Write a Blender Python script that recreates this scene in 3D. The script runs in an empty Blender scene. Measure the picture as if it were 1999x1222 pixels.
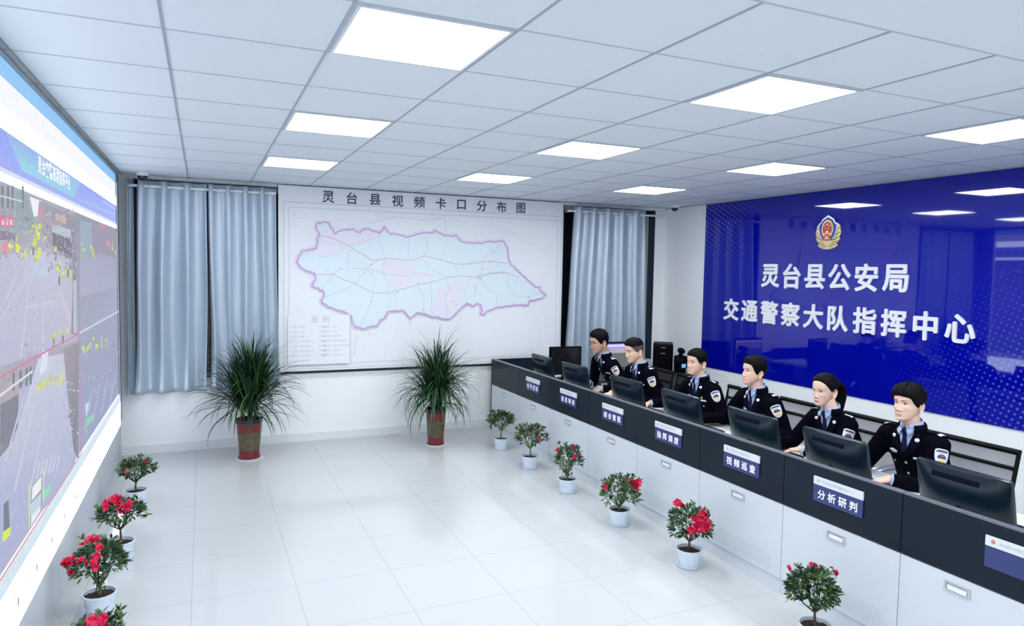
import bpy, bmesh, math, random
import numpy as np
from mathutils import Vector, Matrix
from mathutils.bvhtree import BVHTree

SC = bpy.context.scene
COL = SC.collection
pi = math.pi

# ------------------------------------------------------------------ camera
FPX = 1356.757
CAMZ = 1.961
YAW, PITCH, ROLL = 0.4193, -0.0614, 0.0183


def cam_axes():
    cy, sy = math.cos(YAW), math.sin(YAW)
    cp, sp = math.cos(PITCH), math.sin(PITCH)
    f = np.array([sy * cp, cy * cp, sp])
    r = np.array([cy, -sy, 0.0])
    u = np.cross(r, f)
    cr, sr = math.cos(ROLL), math.sin(ROLL)
    return cr * r + sr * u, -sr * r + cr * u, f


RIGHT, UP, FWD = cam_axes()


def on_plane(px, py, axis, val):
    """the point of the plane x/y/z = val seen at a pixel of the 1999 x 1222 photograph (used to trace prints and traced outlines)"""
    d = RIGHT * ((px - 999.5) / FPX) - UP * ((py - 611) / FPX) + FWD
    o = np.array([0, 0, CAMZ])
    return o + d * ((val - o[axis]) / d[axis])


cam_data = bpy.data.cameras.new('camera')
cam_data.sensor_width = 36.0
cam_data.sensor_fit = 'HORIZONTAL'
cam_data.lens = FPX / 1999 * 36.0
cam_data.clip_start = 0.05
cam_data.clip_end = 60
cam = bpy.data.objects.new('camera', cam_data)
COL.objects.link(cam)
cam.matrix_world = Matrix(((RIGHT[0], UP[0], -FWD[0], 0), (RIGHT[1], UP[1], -FWD[1], 0), (RIGHT[2], UP[2], -FWD[2], CAMZ), (0, 0, 0, 1)))
SC.camera = cam

# ------------------------------------------------------------------ light and exposure
SC.view_settings.view_transform = 'Standard'
SC.view_settings.look = 'None'
SC.view_settings.exposure = 0.0
SC.view_settings.gamma = 1.0
SC.view_settings.use_curve_mapping = False
PANEL_STRENGTH = 23.0          # radiance of the LED ceiling panels
PANEL_COLOR = (0.945, 0.985, 1.0)
SCREEN_STRENGTH = 1.0          # radiance of white on the video wall
world = bpy.data.worlds.new('world')
SC.world = world
world.use_nodes = True
world.node_tree.nodes['Background'].inputs[0].default_value = (0.5, 0.6, 0.8, 1)
world.node_tree.nodes['Background'].inputs[1].default_value = 0.3
SC.cycles.max_bounces = 10
SC.cycles.diffuse_bounces = 6
SC.cycles.glossy_bounces = 4
SC.cycles.sample_clamp_indirect = 6.0
SC.cycles.caustics_reflective = False
SC.cycles.caustics_refractive = False
SC.cycles.use_denoising = True

# ------------------------------------------------------------------ room measures
X0, X1 = -0.79, 5.88
Y0, Y1 = -3.0, 8.0
ZC = 2.848
TOP = 0.70                      # worktop height
CX = 3.235                      # front plane of the console


# ------------------------------------------------------------------ materials
MATS = {}


def mat(name, col, rough=0.5, metal=0.0, spec=0.5, var=0.0, scale=20.0, bump=0.0, bscale=200.0, sheen=0.0, coat=0.0, emit=None, estr=0.0):
    if name in MATS:
        return MATS[name]
    m = bpy.data.materials.new(name)
    m.use_nodes = True
    nt = m.node_tree
    b = nt.nodes['Principled BSDF']
    b.inputs['Base Color'].default_value = (*col, 1)
    b.inputs['Roughness'].default_value = rough
    b.inputs['Metallic'].default_value = metal
    b.inputs['Specular IOR Level'].default_value = spec
    b.inputs['Sheen Weight'].default_value = sheen
    b.inputs['Coat Weight'].default_value = coat
    if emit:
        b.inputs['Emission Color'].default_value = (*emit, 1)
        b.inputs['Emission Strength'].default_value = estr
    if var or bump:
        tc = nt.nodes.new('ShaderNodeTexCoord')
    if var:
        nz = nt.nodes.new('ShaderNodeTexNoise')
        nz.inputs['Scale'].default_value = scale
        nz.inputs['Detail'].default_value = 4
        nt.links.new(tc.outputs['Object'], nz.inputs['Vector'])
        mx = nt.nodes.new('ShaderNodeMix')
        mx.data_type = 'RGBA'
        mx.inputs['A'].default_value = (*[max(0, c * (1 - var)) for c in col], 1)
        mx.inputs['B'].default_value = (*[min(1, c * (1 + var)) for c in col], 1)
        nt.links.new(nz.outputs['Fac'], mx.inputs['Factor'])
        nt.links.new(mx.outputs['Result'], b.inputs['Base Color'])
    if bump:
        nb = nt.nodes.new('ShaderNodeTexNoise')
        nb.inputs['Scale'].default_value = bscale
        nt.links.new(tc.outputs['Object'], nb.inputs['Vector'])
        bp = nt.nodes.new('ShaderNodeBump')
        bp.inputs['Strength'].default_value = bump
        bp.inputs['Distance'].default_value = 0.002
        nt.links.new(nb.outputs['Fac'], bp.inputs['Height'])
        nt.links.new(bp.outputs['Normal'], b.inputs['Normal'])
    MATS[name] = m
    return m


def emission_mat(name, col, strength):
    m = bpy.data.materials.new(name)
    m.use_nodes = True
    nt = m.node_tree
    nt.nodes.remove(nt.nodes['Principled BSDF'])
    e = nt.nodes.new('ShaderNodeEmission')
    e.inputs[0].default_value = (*col, 1)
    e.inputs[1].default_value = strength
    nt.links.new(e.outputs[0], nt.nodes['Material Output'].inputs[0])
    MATS[name] = m
    return m


def srgb(r, g, b):
    return tuple((c / 255 / 12.92) if c / 255 <= 0.04045 else ((c / 255 + 0.055) / 1.055) ** 2.4 for c in (r, g, b))


# ------------------------------------------------------------------ mesh builder
class MB:
    def __init__(s):
        s.v, s.f, s.m, s.c = [], [], [], []

    def add(s, vs, fs, mi=0, col=None):
        k = len(s.v)
        s.v += [tuple(map(float, p)) for p in vs]
        s.f += [tuple(i + k for i in f) for f in fs]
        s.m += [mi] * len(fs)
        s.c += ([col] * len(vs) if not isinstance(col, list) else col)
        return s

    def box(s, x0, x1, y0, y1, z0, z1, mi=0):
        v = [(x, y, z) for x in (x0, x1) for y in (y0, y1) for z in (z0, z1)]
        f = [(0, 1, 3, 2), (4, 6, 7, 5), (0, 4, 5, 1), (2, 3, 7, 6), (0, 2, 6, 4), (1, 5, 7, 3)]
        return s.add(v, f, mi)

    def obox(s, c, ax, ay, az, hx, hy, hz, mi=0):
        """oriented box: centre, three axes, half sizes"""
        c, ax, ay, az = map(lambda q: np.array(q, float), (c, ax, ay, az))
        v = [c + ax * hx * i + ay * hy * j + az * hz * k for i in (-1, 1) for j in (-1, 1) for k in (-1, 1)]
        f = [(0, 1, 3, 2), (4, 6, 7, 5), (0, 4, 5, 1), (2, 3, 7, 6), (0, 2, 6, 4), (1, 5, 7, 3)]
        return s.add(v, f, mi)

    def poly(s, pts, mi=0, col=None):
        return s.add(pts, [tuple(range(len(pts)))], mi, col)

    def rings(s, rings, mi=0, cap0=True, cap1=True, closed=True):
        n = len(rings[0])
        vs = [p for r in rings for p in r]
        fs = []
        for i in range(len(rings) - 1):
            for j in range(n if closed else n - 1):
                a, b = i * n + j, i * n + (j + 1) % n
                fs.append((a, b, b + n, a + n))
        if cap0:
            fs.append(tuple(range(n - 1, -1, -1)))
        if cap1:
            fs.append(tuple(range((len(rings) - 1) * n, len(rings) * n)))
        return s.add(vs, fs, mi)

    def lathe(s, prof, n=24, c=(0, 0), mi=0, cap0=False, cap1=False):
        return s.rings([[(c[0] + r * math.cos(2 * pi * k / n), c[1] + r * math.sin(2 * pi * k / n), z) for k in range(n)] for r, z in prof], mi, cap0, cap1)

    def tube(s, pts, rad, n=8, mi=0, round_ends=False):
        P = [np.array(p, float) for p in pts]
        if not hasattr(rad, '__len__'):
            rad = [rad] * len(P)
        T = []
        for i in range(len(P)):
            d = P[min(i + 1, len(P) - 1)] - P[max(i - 1, 0)]
            T.append(d / (np.linalg.norm(d) + 1e-9))
        ref = np.array([0, 0, 1.0]) if abs(T[0][2]) < 0.9 else np.array([1.0, 0, 0])
        u = np.cross(T[0], ref)
        u /= np.linalg.norm(u)
        rr = []

        def ring(p, u, w, r):
            return [p + r * (u * math.cos(2 * pi * k / n) + w * math.sin(2 * pi * k / n)) for k in range(n)]
        for i, p in enumerate(P):
            u = u - T[i] * np.dot(u, T[i])
            u /= np.linalg.norm(u) + 1e-9
            w = np.cross(T[i], u)
            if round_ends and i == 0:
                for a in (0.98, 0.8, 0.45):
                    rr.append(ring(p - T[i] * rad[i] * a, u, w, rad[i] * math.sqrt(1 - a * a)))
            rr.append(ring(p, u, w, rad[i]))
            if round_ends and i == len(P) - 1:
                for a in (0.45, 0.8, 0.98):
                    rr.append(ring(p + T[i] * rad[i] * a, u, w, rad[i] * math.sqrt(1 - a * a)))
        return s.rings(rr, mi)

    def ell(s, c, r, n=16, m=10, mi=0, M=None):
        rr = []
        for i in range(1, m):
            t = pi * i / m
            ring = []
            for k in range(n):
                p = np.array([r[0] * math.sin(t) * math.cos(2 * pi * k / n), r[1] * math.sin(t) * math.sin(2 * pi * k / n), -r[2] * math.cos(t)])
                if M is not None:
                    p = M @ p
                ring.append(p + np.array(c))
            rr.append(ring)
        return s.rings(rr, mi)

    def prism(s, pts2, d0, d1, fn, mi=0, mside=None):
        """extruded outline; fn(u, v, d) gives the point"""
        n = len(pts2)
        a = [fn(u, v, d0) for u, v in pts2]
        b = [fn(u, v, d1) for u, v in pts2]
        s.add(a + b, [tuple(range(n - 1, -1, -1)), tuple(range(n, 2 * n))], mi)
        s.add(a + b, [(i, (i + 1) % n, (i + 1) % n + n, i + n) for i in range(n)], mi if mside is None else mside)
        return s

    def mesh(s, name, mats, smooth=None):
        me = bpy.data.meshes.new(name)
        me.from_pydata(s.v, [], s.f)
        for m in mats:
            me.materials.append(m)
        me.polygons.foreach_set('material_index', s.m)
        if any(c is not None for c in s.c):
            at = me.color_attributes.new('colour', 'FLOAT_COLOR', 'POINT')
            flat = []
            for c in s.c:
                flat += [*(c or (0, 0, 0)), 1.0]
            at.data.foreach_set('color', flat)
        if smooth:
            me.shade_smooth()
            me.set_sharp_from_angle(angle=math.radians(smooth))
        me.update()
        return me

    def build(s, name, mats, parent=None, smooth=None, loc=None, bevel=0, fixn=False):
        if not isinstance(mats, (list, tuple)):
            mats = [mats]
        me = s.mesh(name, mats, smooth)
        if fixn:
            bm = bmesh.new()
            bm.from_mesh(me)
            bmesh.ops.recalc_face_normals(bm, faces=bm.faces)
            bm.to_mesh(me)
            bm.free()
        return link(name, me, parent, loc, bevel)


def link(name, me, parent=None, loc=None, bevel=0):
    o = bpy.data.objects.new(name, me)
    COL.objects.link(o)
    if parent is not None:
        o.parent = parent
    if loc is not None:
        o.location = loc
    if bevel:
        bv = o.modifiers.new('bevel', 'BEVEL')
        bv.width = bevel
        bv.segments = 2
        bv.limit_method = 'ANGLE'
    return o


def tag(o, label=None, cat=None, group=None, kind=None):
    if label:
        o['label'] = label
    if cat:
        o['category'] = cat
    if group:
        o['group'] = group
    if kind:
        o['kind'] = kind
    return o


def thing(name, label, cat, loc=(0, 0, 0), rz=0.0, group=None):
    o = bpy.data.objects.new(name, None)
    COL.objects.link(o)
    o.location = loc
    o.rotation_euler = (0, 0, rz)
    o.empty_display_size = 0.1
    return tag(o, label, cat, group)


def structure(o):
    o['kind'] = 'structure'
    return o


_tc = {}


def text_data(body, size=1.0, bold=0.0, extrude=0.0, sx=1.0):
    """glyph outlines (no file is loaded: the built-in font) centred at the origin, as verts and faces in the XY plane"""
    key = (body, size, bold, extrude, sx)
    if key not in _tc:
        c = bpy.data.curves.new('t', 'FONT')
        c.body = body
        c.size = size
        c.offset = bold
        c.extrude = extrude
        c.resolution_u = 3
        c.align_x = 'CENTER'
        o = bpy.data.objects.new('t', c)
        COL.objects.link(o)
        dg = bpy.context.evaluated_depsgraph_get()
        dg.update()
        me = bpy.data.meshes.new_from_object(o.evaluated_get(dg))
        v = np.array([tuple(q.co) for q in me.vertices]) if len(me.vertices) else np.zeros((0, 3))
        f = [tuple(p.vertices) for p in me.polygons]
        bpy.data.objects.remove(o)
        bpy.data.curves.remove(c)
        bpy.data.meshes.remove(me)
        if len(v):
            v[:, :2] -= (v[:, :2].max(0) + v[:, :2].min(0)) / 2
            v[:, 0] *= sx
        _tc[key] = (v, f)
    return _tc[key]


def add_text(mb, body, size, c, ux, uy, uz, mi=0, bold=0.0, extrude=0.0, sx=1.0, col=None):
    v, f = text_data(body, size, bold, extrude, sx)
    c, ux, uy, uz = [np.array(q, float) for q in (c, ux, uy, uz)]
    mb.add([c + ux * p[0] + uy * p[1] + uz * p[2] for p in v], f, mi, col)


white_paint = mat('white_paint', (0.85, 0.87, 0.89), 0.55, var=0.015, scale=3, bump=0.05, bscale=120)
white_metal = mat('white_powder_coat', (0.74, 0.77, 0.80), 0.35, var=0.01, scale=5)
black_plastic = mat('black_plastic', (0.0012, 0.0013, 0.002), 0.5, spec=0.07, var=0.1, scale=30)
dark_gap = mat('dark_gap', (0.03, 0.033, 0.04), 0.8, var=0.1)
grey_metal = mat('grey_metal', (0.45, 0.48, 0.52), 0.35, metal=0.7, var=0.03)
chrome = mat('chrome', (0.75, 0.78, 0.8), 0.15, metal=1.0, var=0.03)
# ================================================================== the setting
TILE, FX, FY = 0.585, -0.659, 5.5095


def floor_material():
    m = bpy.data.materials.new('polished_floor_tiles')
    m.use_nodes = True
    nt = m.node_tree
    b = nt.nodes['Principled BSDF']
    tc = nt.nodes.new('ShaderNodeTexCoord')
    sp = nt.nodes.new('ShaderNodeSeparateXYZ')
    nt.links.new(tc.outputs['Object'], sp.inputs[0])

    def math_node(op, a, bb):
        n = nt.nodes.new('ShaderNodeMath')
        n.operation = op
        for i, q in enumerate((a, bb)):
            if q is None:
                continue
            if isinstance(q, (int, float)):
                n.inputs[i].default_value = q
            else:
                nt.links.new(q, n.inputs[i])
        return n.outputs[0]
    ds = []
    for ax, off in (('X', FX), ('Y', FY)):
        t = math_node('DIVIDE', math_node('SUBTRACT', sp.outputs[ax], off - TILE / 2), TILE)
        fr = math_node('FRACT', t, None)
        ds.append(math_node('ABSOLUTE', math_node('SUBTRACT', fr, 0.5), None))
    dm = math_node('MINIMUM', ds[0], ds[1])
    grout = math_node('LESS_THAN', dm, 0.0034)
    nz = nt.nodes.new('ShaderNodeTexNoise')
    nz.inputs['Scale'].default_value = 1.6
    nz.inputs['Detail'].default_value = 5
    nt.links.new(tc.outputs['Object'], nz.inputs['Vector'])
    mx = nt.nodes.new('ShaderNodeMix')
    mx.data_type = 'RGBA'
    mx.inputs['A'].default_value = (0.50, 0.515, 0.525, 1)
    mx.inputs['B'].default_value = (0.545, 0.56, 0.565, 1)
    nt.links.new(nz.outputs['Fac'], mx.inputs['Factor'])
    mg = nt.nodes.new('ShaderNodeMix')
    mg.data_type = 'RGBA'
    mg.inputs['B'].default_value = (0.375, 0.39, 0.405, 1)
    nt.links.new(grout, mg.inputs['Factor'])
    nt.links.new(mx.outputs['Result'], mg.inputs['A'])
    nt.links.new(mg.outputs['Result'], b.inputs['Base Color'])
    b.inputs['Roughness'].default_value = 0.10
    b.inputs['Specular IOR Level'].default_value = 0.5
    return m


structure(MB().box(X0 - 0.3, X1 + 0.3, Y0 - 0.3, Y1 + 0.6, -0.12, 0).build('floor', floor_material()))
ceil_mat = mat('mineral_ceiling_tile', (0.74, 0.79, 0.83), 0.8, var=0.03, scale=60, bump=0.25, bscale=350)
structure(MB().box(X0 - 0.3, X1 + 0.3, Y0 - 0.3, Y1 + 0.6, ZC, ZC + 0.1).build('ceiling', ceil_mat))
structure(MB().box(X0 - 0.2, X0, Y0, Y1 + 0.3, 0, ZC).build('wall_left', white_paint))
structure(MB().box(X1, X1 + 0.2, Y0, Y1 + 0.3, 0, ZC).build('wall_right', white_paint))
structure(MB().box(X0, X1, Y0 - 0.2, Y0, 0, ZC).build('wall_front', white_paint))
WX0, WX1, WZ0, WZ1 = -0.63, 5.70, 0.762, 2.815
wb = MB()
wb.box(X0, X1, Y1, Y1 + 0.3, 0, WZ0)
wb.box(X0, X1, Y1, Y1 + 0.3, WZ1, ZC)
wb.box(X0, WX0, Y1, Y1 + 0.3, WZ0, WZ1)
wb.box(WX1, X1, Y1, Y1 + 0.3, WZ0, WZ1)
structure(wb.build('wall_back', white_paint))
# one long window strip, closed off behind the curtains and the map
pane_m = mat('night_window_glass', (0.012, 0.016, 0.028), 0.08, spec=0.6, var=0.05)
frame_m = mat('window_frame_white', (0.62, 0.65, 0.68), 0.4, var=0.02)
wf = MB()
for x in (WX0 + 0.03, 0.70, 2.4, 4.32, WX1 - 0.03):
    wf.box(x - 0.03, x + 0.03, Y1 + 0.14, Y1 + 0.20, WZ0, WZ1)
wf.box(WX0, WX1, Y1 + 0.14, Y1 + 0.20, WZ0, WZ0 + 0.05)
wf.box(WX0, WX1, Y1 + 0.14, Y1 + 0.20, WZ1 - 0.05, WZ1)
liner = MB().box(WX1 - 0.012, WX1, Y1 + 0.0, Y1 + 0.14, WZ0, WZ1).box(WX0, WX0 + 0.012, Y1 + 0.0, Y1 + 0.14, WZ0, WZ1)
win = structure(wf.build('window_1', frame_m))
liner.build('side_liner', mat('window_liner_dark', (0.035, 0.06, 0.10), 0.5, var=0.05), win)
MB().box(WX0, WX1, Y1 + 0.165, Y1 + 0.175, WZ0, WZ1).build('pane', pane_m, win)
structure(MB().box(X0, CX, Y1 - 0.012, Y1, 0, 0.09).build('baseboard_back', mat('baseboard_tile', (0.74, 0.76, 0.78), 0.25, var=0.02)))
structure(MB().box(X1 - 0.012, X1, Y0, Y1 - 0.012, 0, 0.09).build('baseboard_right', MATS['baseboard_tile']))

# ceiling grid: depth lines (main runners) and cross lines, missing over the plain soffit at the near right
GX, GY, GSX, GSY = -0.1283, 2.9916, 0.6016, 0.5984


def gx(i):
    return GX + GSX * i


def gy(j):
    return GY + GSY * j


tg = MB()
for i in range(-1, 10):
    y_end = gy(-2) if i >= 3 else Y0
    w = 0.005
    tg.box(gx(i) - w, gx(i) + w, y_end, Y1, ZC - 0.004, ZC, 0)
for j in range(-10, 9):
    if j < -2:
        xs = (X0, gx(2))
    elif j == -2:
        xs = (X0, X1)
    else:
        xs = (X0, X1)
    w = 0.0038
    tg.box(xs[0], xs[1], gy(j) - w, gy(j) + w, ZC - 0.003, ZC, 1)
structure(tg.build('trim_1', [mat('grid_runner', (0.36, 0.41, 0.48), 0.5, var=0.02), mat('grid_cross', (0.52, 0.56, 0.60), 0.5, var=0.02)]))
structure(MB().box(X0, X0 + 0.03, Y0, Y1, ZC - 0.03, ZC - 0.0005).build('trim_2', mat('edge_trim', (0.42, 0.46, 0.50), 0.5, var=0.02)))
structure(MB().box(X1 - 0.03, X1, Y0, Y1, ZC - 0.008, ZC - 0.0045).build('trim_3', mat('edge_trim_light', (0.6, 0.62, 0.64), 0.5, var=0.02)))

# ------------------------------------------------------------------ LED ceiling panels
lamp_m = emission_mat('led_diffuser', PANEL_COLOR, PANEL_STRENGTH)
lamp_frame = mat('lamp_frame', (0.70, 0.74, 0.78), 0.4, metal=0.3, var=0.02)
COLN = {1: 'nearest the video wall', 4: 'mid ceiling', 7: 'nearest the blue wall'}
ROWN = {-1: 'closest row', 2: 'second row', 5: 'far row by the map'}


def ceiling_lamp(i, j, label):
    cx, cy = gx(i) + GSX / 2, gy(j) + GSY / 2
    t = thing('ceiling_light', label, 'ceiling light', (cx, cy, ZC), group='square LED panels in the ceiling')
    hx, hy = GSX / 2 - 0.012, GSY / 2 - 0.012
    f = MB()
    b = 0.014
    f.box(-hx, hx, -hy, -hy + b, -0.008, -0.0002)
    f.box(-hx, hx, hy - b, hy, -0.008, -0.0002)
    f.box(-hx, -hx + b, -hy + b, hy - b, -0.008, -0.0002)
    f.box(hx - b, hx, -hy + b, hy - b, -0.008, -0.0002)
    f.build('frame', lamp_frame, t)
    MB().box(-hx + b, hx - b, -hy + b, hy - b, -0.006, -0.001).build('diffuser', lamp_m, t)


for i in (1, 4, 7):
    for j in (-1, 2, 5):
        ceiling_lamp(i, j, 'lit square white ceiling panel, %s, %s' % (ROWN[j], COLN[i]))
for i in (1, 4, 7):
    for j in (-4, -7):
        ceiling_lamp(i, j, 'lit square white ceiling panel behind the camera, %s' % COLN[i])

# ------------------------------------------------------------------ dome cameras
dome_white = mat('dome_white', (0.8, 0.82, 0.84), 0.4, var=0.02)
dome_black = mat('dome_black', (0.01, 0.01, 0.012), 0.08, spec=0.6, var=0.05)
for x, y, lab in ((5.68, 7.55, 'small dome camera on the ceiling above the right corner beside the blue sign'), (-0.53, 7.78, 'small dome camera on the ceiling above the left curtain by the video wall')):
    t = thing('dome_camera', lab, 'security camera', (x, y, ZC), group='dome cameras in the far corners')
    MB().lathe([(0.0005, -0.03), (0.055, -0.03), (0.058, -0.02), (0.058, -0.0002)], 24).build('housing', dome_white, t, smooth=40)
    MB().lathe([(0.0005, -0.075), (0.02, -0.072), (0.036, -0.06), (0.044, -0.042), (0.046, -0.03)], 24).build('dome', dome_black, t, smooth=60)
# ================================================================== the video wall
SX = -0.75
VY0, VY1, VZ0, VZ1 = 1.2, 7.62, 0.395, 2.80


def display_material():
    m = bpy.data.materials.new('lit_display')
    m.use_nodes = True
    nt = m.node_tree
    nt.nodes.remove(nt.nodes['Principled BSDF'])
    e = nt.nodes.new('ShaderNodeEmission')
    at = nt.nodes.new('ShaderNodeAttribute')
    at.attribute_name = 'colour'
    e.inputs[1].default_value = SCREEN_STRENGTH
    tc = nt.nodes.new('ShaderNodeTexCoord')
    nz = nt.nodes.new('ShaderNodeTexNoise')
    nz.inputs['Scale'].default_value = 26
    nz.inputs['Detail'].default_value = 6
    nz.inputs['Roughness'].default_value = 0.75
    nt.links.new(tc.outputs['Object'], nz.inputs['Vector'])
    rp = nt.nodes.new('ShaderNodeMapRange')
    rp.inputs['From Min'].default_value = 0.3
    rp.inputs['From Max'].default_value = 0.7
    rp.inputs['To Min'].default_value = 0.92
    rp.inputs['To Max'].default_value = 1.08
    nt.links.new(nz.outputs['Fac'], rp.inputs['Value'])
    vm = nt.nodes.new('ShaderNodeVectorMath')
    vm.operation = 'SCALE'
    nt.links.new(at.outputs['Color'], vm.inputs[0])
    nt.links.new(rp.outputs['Result'], vm.inputs['Scale'])
    nt.links.new(vm.outputs['Vector'], e.inputs[0])
    nt.links.new(e.outputs[0], nt.nodes['Material Output'].inputs[0])
    return m


disp_m = display_material()
vw = thing('video_wall', 'huge lit video wall of traffic camera pictures filling the left wall', 'screen', (X0, 4.4, 0))
VO = np.array([X0, 4.4, 0])
bez = mat('video_wall_bezel', (0.26, 0.30, 0.35), 0.35, metal=0.4, var=0.05)
fr = MB()
fr.box(0.0005, 0.03, VY0 - 4.4, VY1 + 0.06 - 4.4, VZ0, ZC - 0.035)
fr.box(0.03, 0.052, VY1 - 4.4, VY1 + 0.035 - 4.4, VZ0, VZ1 + 0.012)
fr.box(0.03, 0.052, VY0 - 4.4, VY1 - 4.4, VZ1, VZ1 + 0.012)
fr.box(0.03, 0.046, VY0 - 4.4, VY1 - 4.4, VZ0 - 0.012, VZ0)
fr.build('frame', bez, vw)
basem = mat('video_wall_base', (0.55, 0.58, 0.62), 0.3, metal=0.2, var=0.02)
yb = VY0
k = 0
while yb < Y1 - 0.02:
    y2 = min(yb + 1.14, Y1 - 0.002)
    MB().box(0.0005, 0.018, yb + 0.002 - 4.4, y2 - 0.002 - 4.4, 0.002, VZ0 - 0.02).build('base_panel', basem, vw)
    yb = y2
MB().box(0.0005, 0.03, VY1 + 0.062 - 4.4, Y1 - 0.004 - 4.4, VZ0 - 0.018, ZC - 0.035).build('side_panel', mat('side_panel_grey', (0.30, 0.34, 0.40), 0.4, metal=0.2, var=0.03), vw)


def C(r, g, b):
    return srgb(r, g, b)


def C0(r, g, b):
    return srgb(r, g, b)


dm = MB()
_lay = [0]


def dp(pts, col):
    """one flat shape of the picture on the screen, pts in (y, z); a list of colours gives a blend"""
    _lay[0] += 1
    x = SX - X0 + 0.0003 + _lay[0] * 0.00001
    dm.poly([(x, y - 4.4, z) for y, z in pts], 0, col)


def rect(y0, y1, z0, z1, col):
    dp([(y0, z0), (y1, z0), (y1, z1), (y0, z1)], col)


def S(px, py):
    p = on_plane(px, py, 0, SX)
    return (p[1], p[2])


def spoly(pts, col):
    dp([S(*q) for q in pts], col)


dm.box(0.031, SX - X0, VY0 - 4.4, VY1 - 4.4, VZ0, VZ1, 0)
dm.c = [(0.9, 0.95, 1.0)] * len(dm.v)
WHITE = (3.9, 4.3, 4.9)
rect(VY0, VY1, VZ0, VZ1, (1.0, 1.02, 1.05))
# top strips
rect(VY0, VY1, 2.72, VZ1, [C(165, 208, 248), C(150, 200, 248), C(140, 195, 246), C(160, 208, 250)])
rect(VY0, VY1, 2.60, 2.715, (0.93, 0.95, 1.0))
rect(VY0, VY1, 2.505, 2.60, WHITE)
rect(VY0, VY1, 2.345, 2.505, [C(165, 178, 245), C(178, 188, 250), C(165, 180, 250), C(150, 170, 240)])
dp([(3.55, 2.505), (5.55, 2.505), (5.25, 2.375), (3.85, 2.375)], [C(160, 185, 240), C(165, 195, 240), C(160, 215, 235), C(165, 222, 236)])
dp([(5.2, 2.372), (5.27, 2.378), (7.5, 2.43), (7.55, 2.40)], C(170, 200, 250))
rect(VY0, VY1, 2.325, 2.345, C(218, 228, 250))
rect(VY0, VY1, 2.29, 2.325, WHITE)
# video feeds, washed out as on the bright wall


def C(r, g, b):
    k = 0.40 if not (r > 200 and g > 210 and b < 120) else 0.22
    return srgb(r + (226 - r) * k, g + (228 - g) * k, b + (244 - b) * k)


SEAM, MID = 5.27, 1.50
VT, VB = 2.285, 0.705
grey1, grey2 = C(176, 176, 196), C(150, 152, 176)
rect(VY0, SEAM, MID, VT, [C(168, 170, 196), C(160, 160, 184), C(140, 140, 156), C(150, 152, 172)])
rect(SEAM, VY1, MID, VT, [C(132, 138, 164), C(140, 148, 182), C(116, 122, 152), C(112, 118, 138)])
rect(VY0, SEAM, VB, MID, [C(142, 150, 190), C(150, 158, 196), C(160, 162, 188), C(166, 168, 188)])
rect(SEAM, VY1, VB, MID, [C(124, 134, 176), C(118, 128, 170), C(128, 136, 168), C(130, 138, 166)])
rng = np.random.default_rng(5)


def boxes(pxs, n, spread, col=(232, 236, 84), size=0.02):
    for cx, cy in pxs:
        y, z = S(cx, cy)
        for _ in range(n):
            a, b = y + rng.normal(0, spread * 2.0), z + rng.normal(0, spread * 0.62)
            w, h = size * rng.uniform(0.6, 1.6), size * rng.uniform(0.3, 0.6)
            j = rng.uniform(0.8, 1.05)
            rect(a - w, a + w, b - h, b + h, C(*[min(255, c * j) for c in col]))


# upper left feed: street with shops
spoly([(-60, 330), (60, 392), (62, 470), (-60, 520)], [C(120, 125, 135), C(142, 152, 158), C(150, 150, 160), C(128, 122, 132)])
spoly([(30, 372), (48, 376), (68, 420), (66, 450), (30, 450)], C(118, 140, 140))
spoly([(58, 384), (80, 392), (74, 420), (66, 424)], C(246, 250, 252))
spoly([(76, 392), (148, 424), (148, 520), (92, 470), (72, 440)], [C(142, 128, 138), C(118, 112, 122), C(100, 96, 108), C(132, 124, 136), C(150, 140, 150)])
spoly([(74, 408), (86, 408), (82, 422), (76, 424)], C(205, 110, 130))
spoly([(108, 414), (128, 424), (128, 438), (110, 430)], C(190, 160, 140))
spoly([(103, 438), (148, 452), (146, 468), (101, 452)], C(165, 188, 200))
spoly([(102, 454), (142, 470), (142, 500), (104, 486)], C(78, 74, 88))
spoly([(-30, 415), (26, 424), (26, 444), (-30, 438)], C(206, 82, 110))
for q in range(3):
    spoly([(3 + 8 * q, 428), (8 + 8 * q, 429), (8 + 8 * q, 440), (3 + 8 * q, 439)], C(250, 190, 205))
spoly([(-30, 444), (30, 456), (30, 470), (-30, 470)], C(98, 88, 104))
spoly([(-40, 470), (20, 468), (20, 500), (-40, 520)], C(176, 150, 166))
spoly([(-60, 505), (75, 488), (148, 508), (149, 655), (-60, 745)], [C(160, 160, 182), C(182, 186, 208), C(164, 164, 184), C(172, 172, 196), C(164, 166, 196)])
spoly([(70, 500), (84, 500), (98, 540), (56, 545)], C(178, 194, 216))
for a, b in (((62, 530), (2, 620)), ((58, 548), (40, 700)), ((84, 548), (84, 690)), ((112, 560), (140, 640)), ((30, 540), (10, 590)), ((118, 565), (148, 650))):
    w = 2.2
    spoly([(a[0] - w * 0.5, a[1]), (a[0] + w * 0.5, a[1]), (b[0] + w, b[1]), (b[0] - w, b[1])], C(198, 186, 196))
spoly([(45, 600), (110, 586), (110, 589), (45, 604)], C(196, 198, 214))
spoly([(138, 430), (149, 434), (149, 655), (138, 652), (142, 560)], C(112, 112, 126))
spoly([(143, 545), (149, 545), (149, 650), (143, 650)], C(176, 176, 192))
for q in range(26):
    a, b = rng.uniform(88, 146), rng.uniform(420, 540)
    w, h = rng.uniform(2, 5), rng.uniform(3, 10)
    spoly([(a, b), (a + w, b + 1), (a + w, b + h), (a, b + h)], C(*(rng.uniform(85, 185) * np.array([1, 0.96, 1.05]))))
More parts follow.
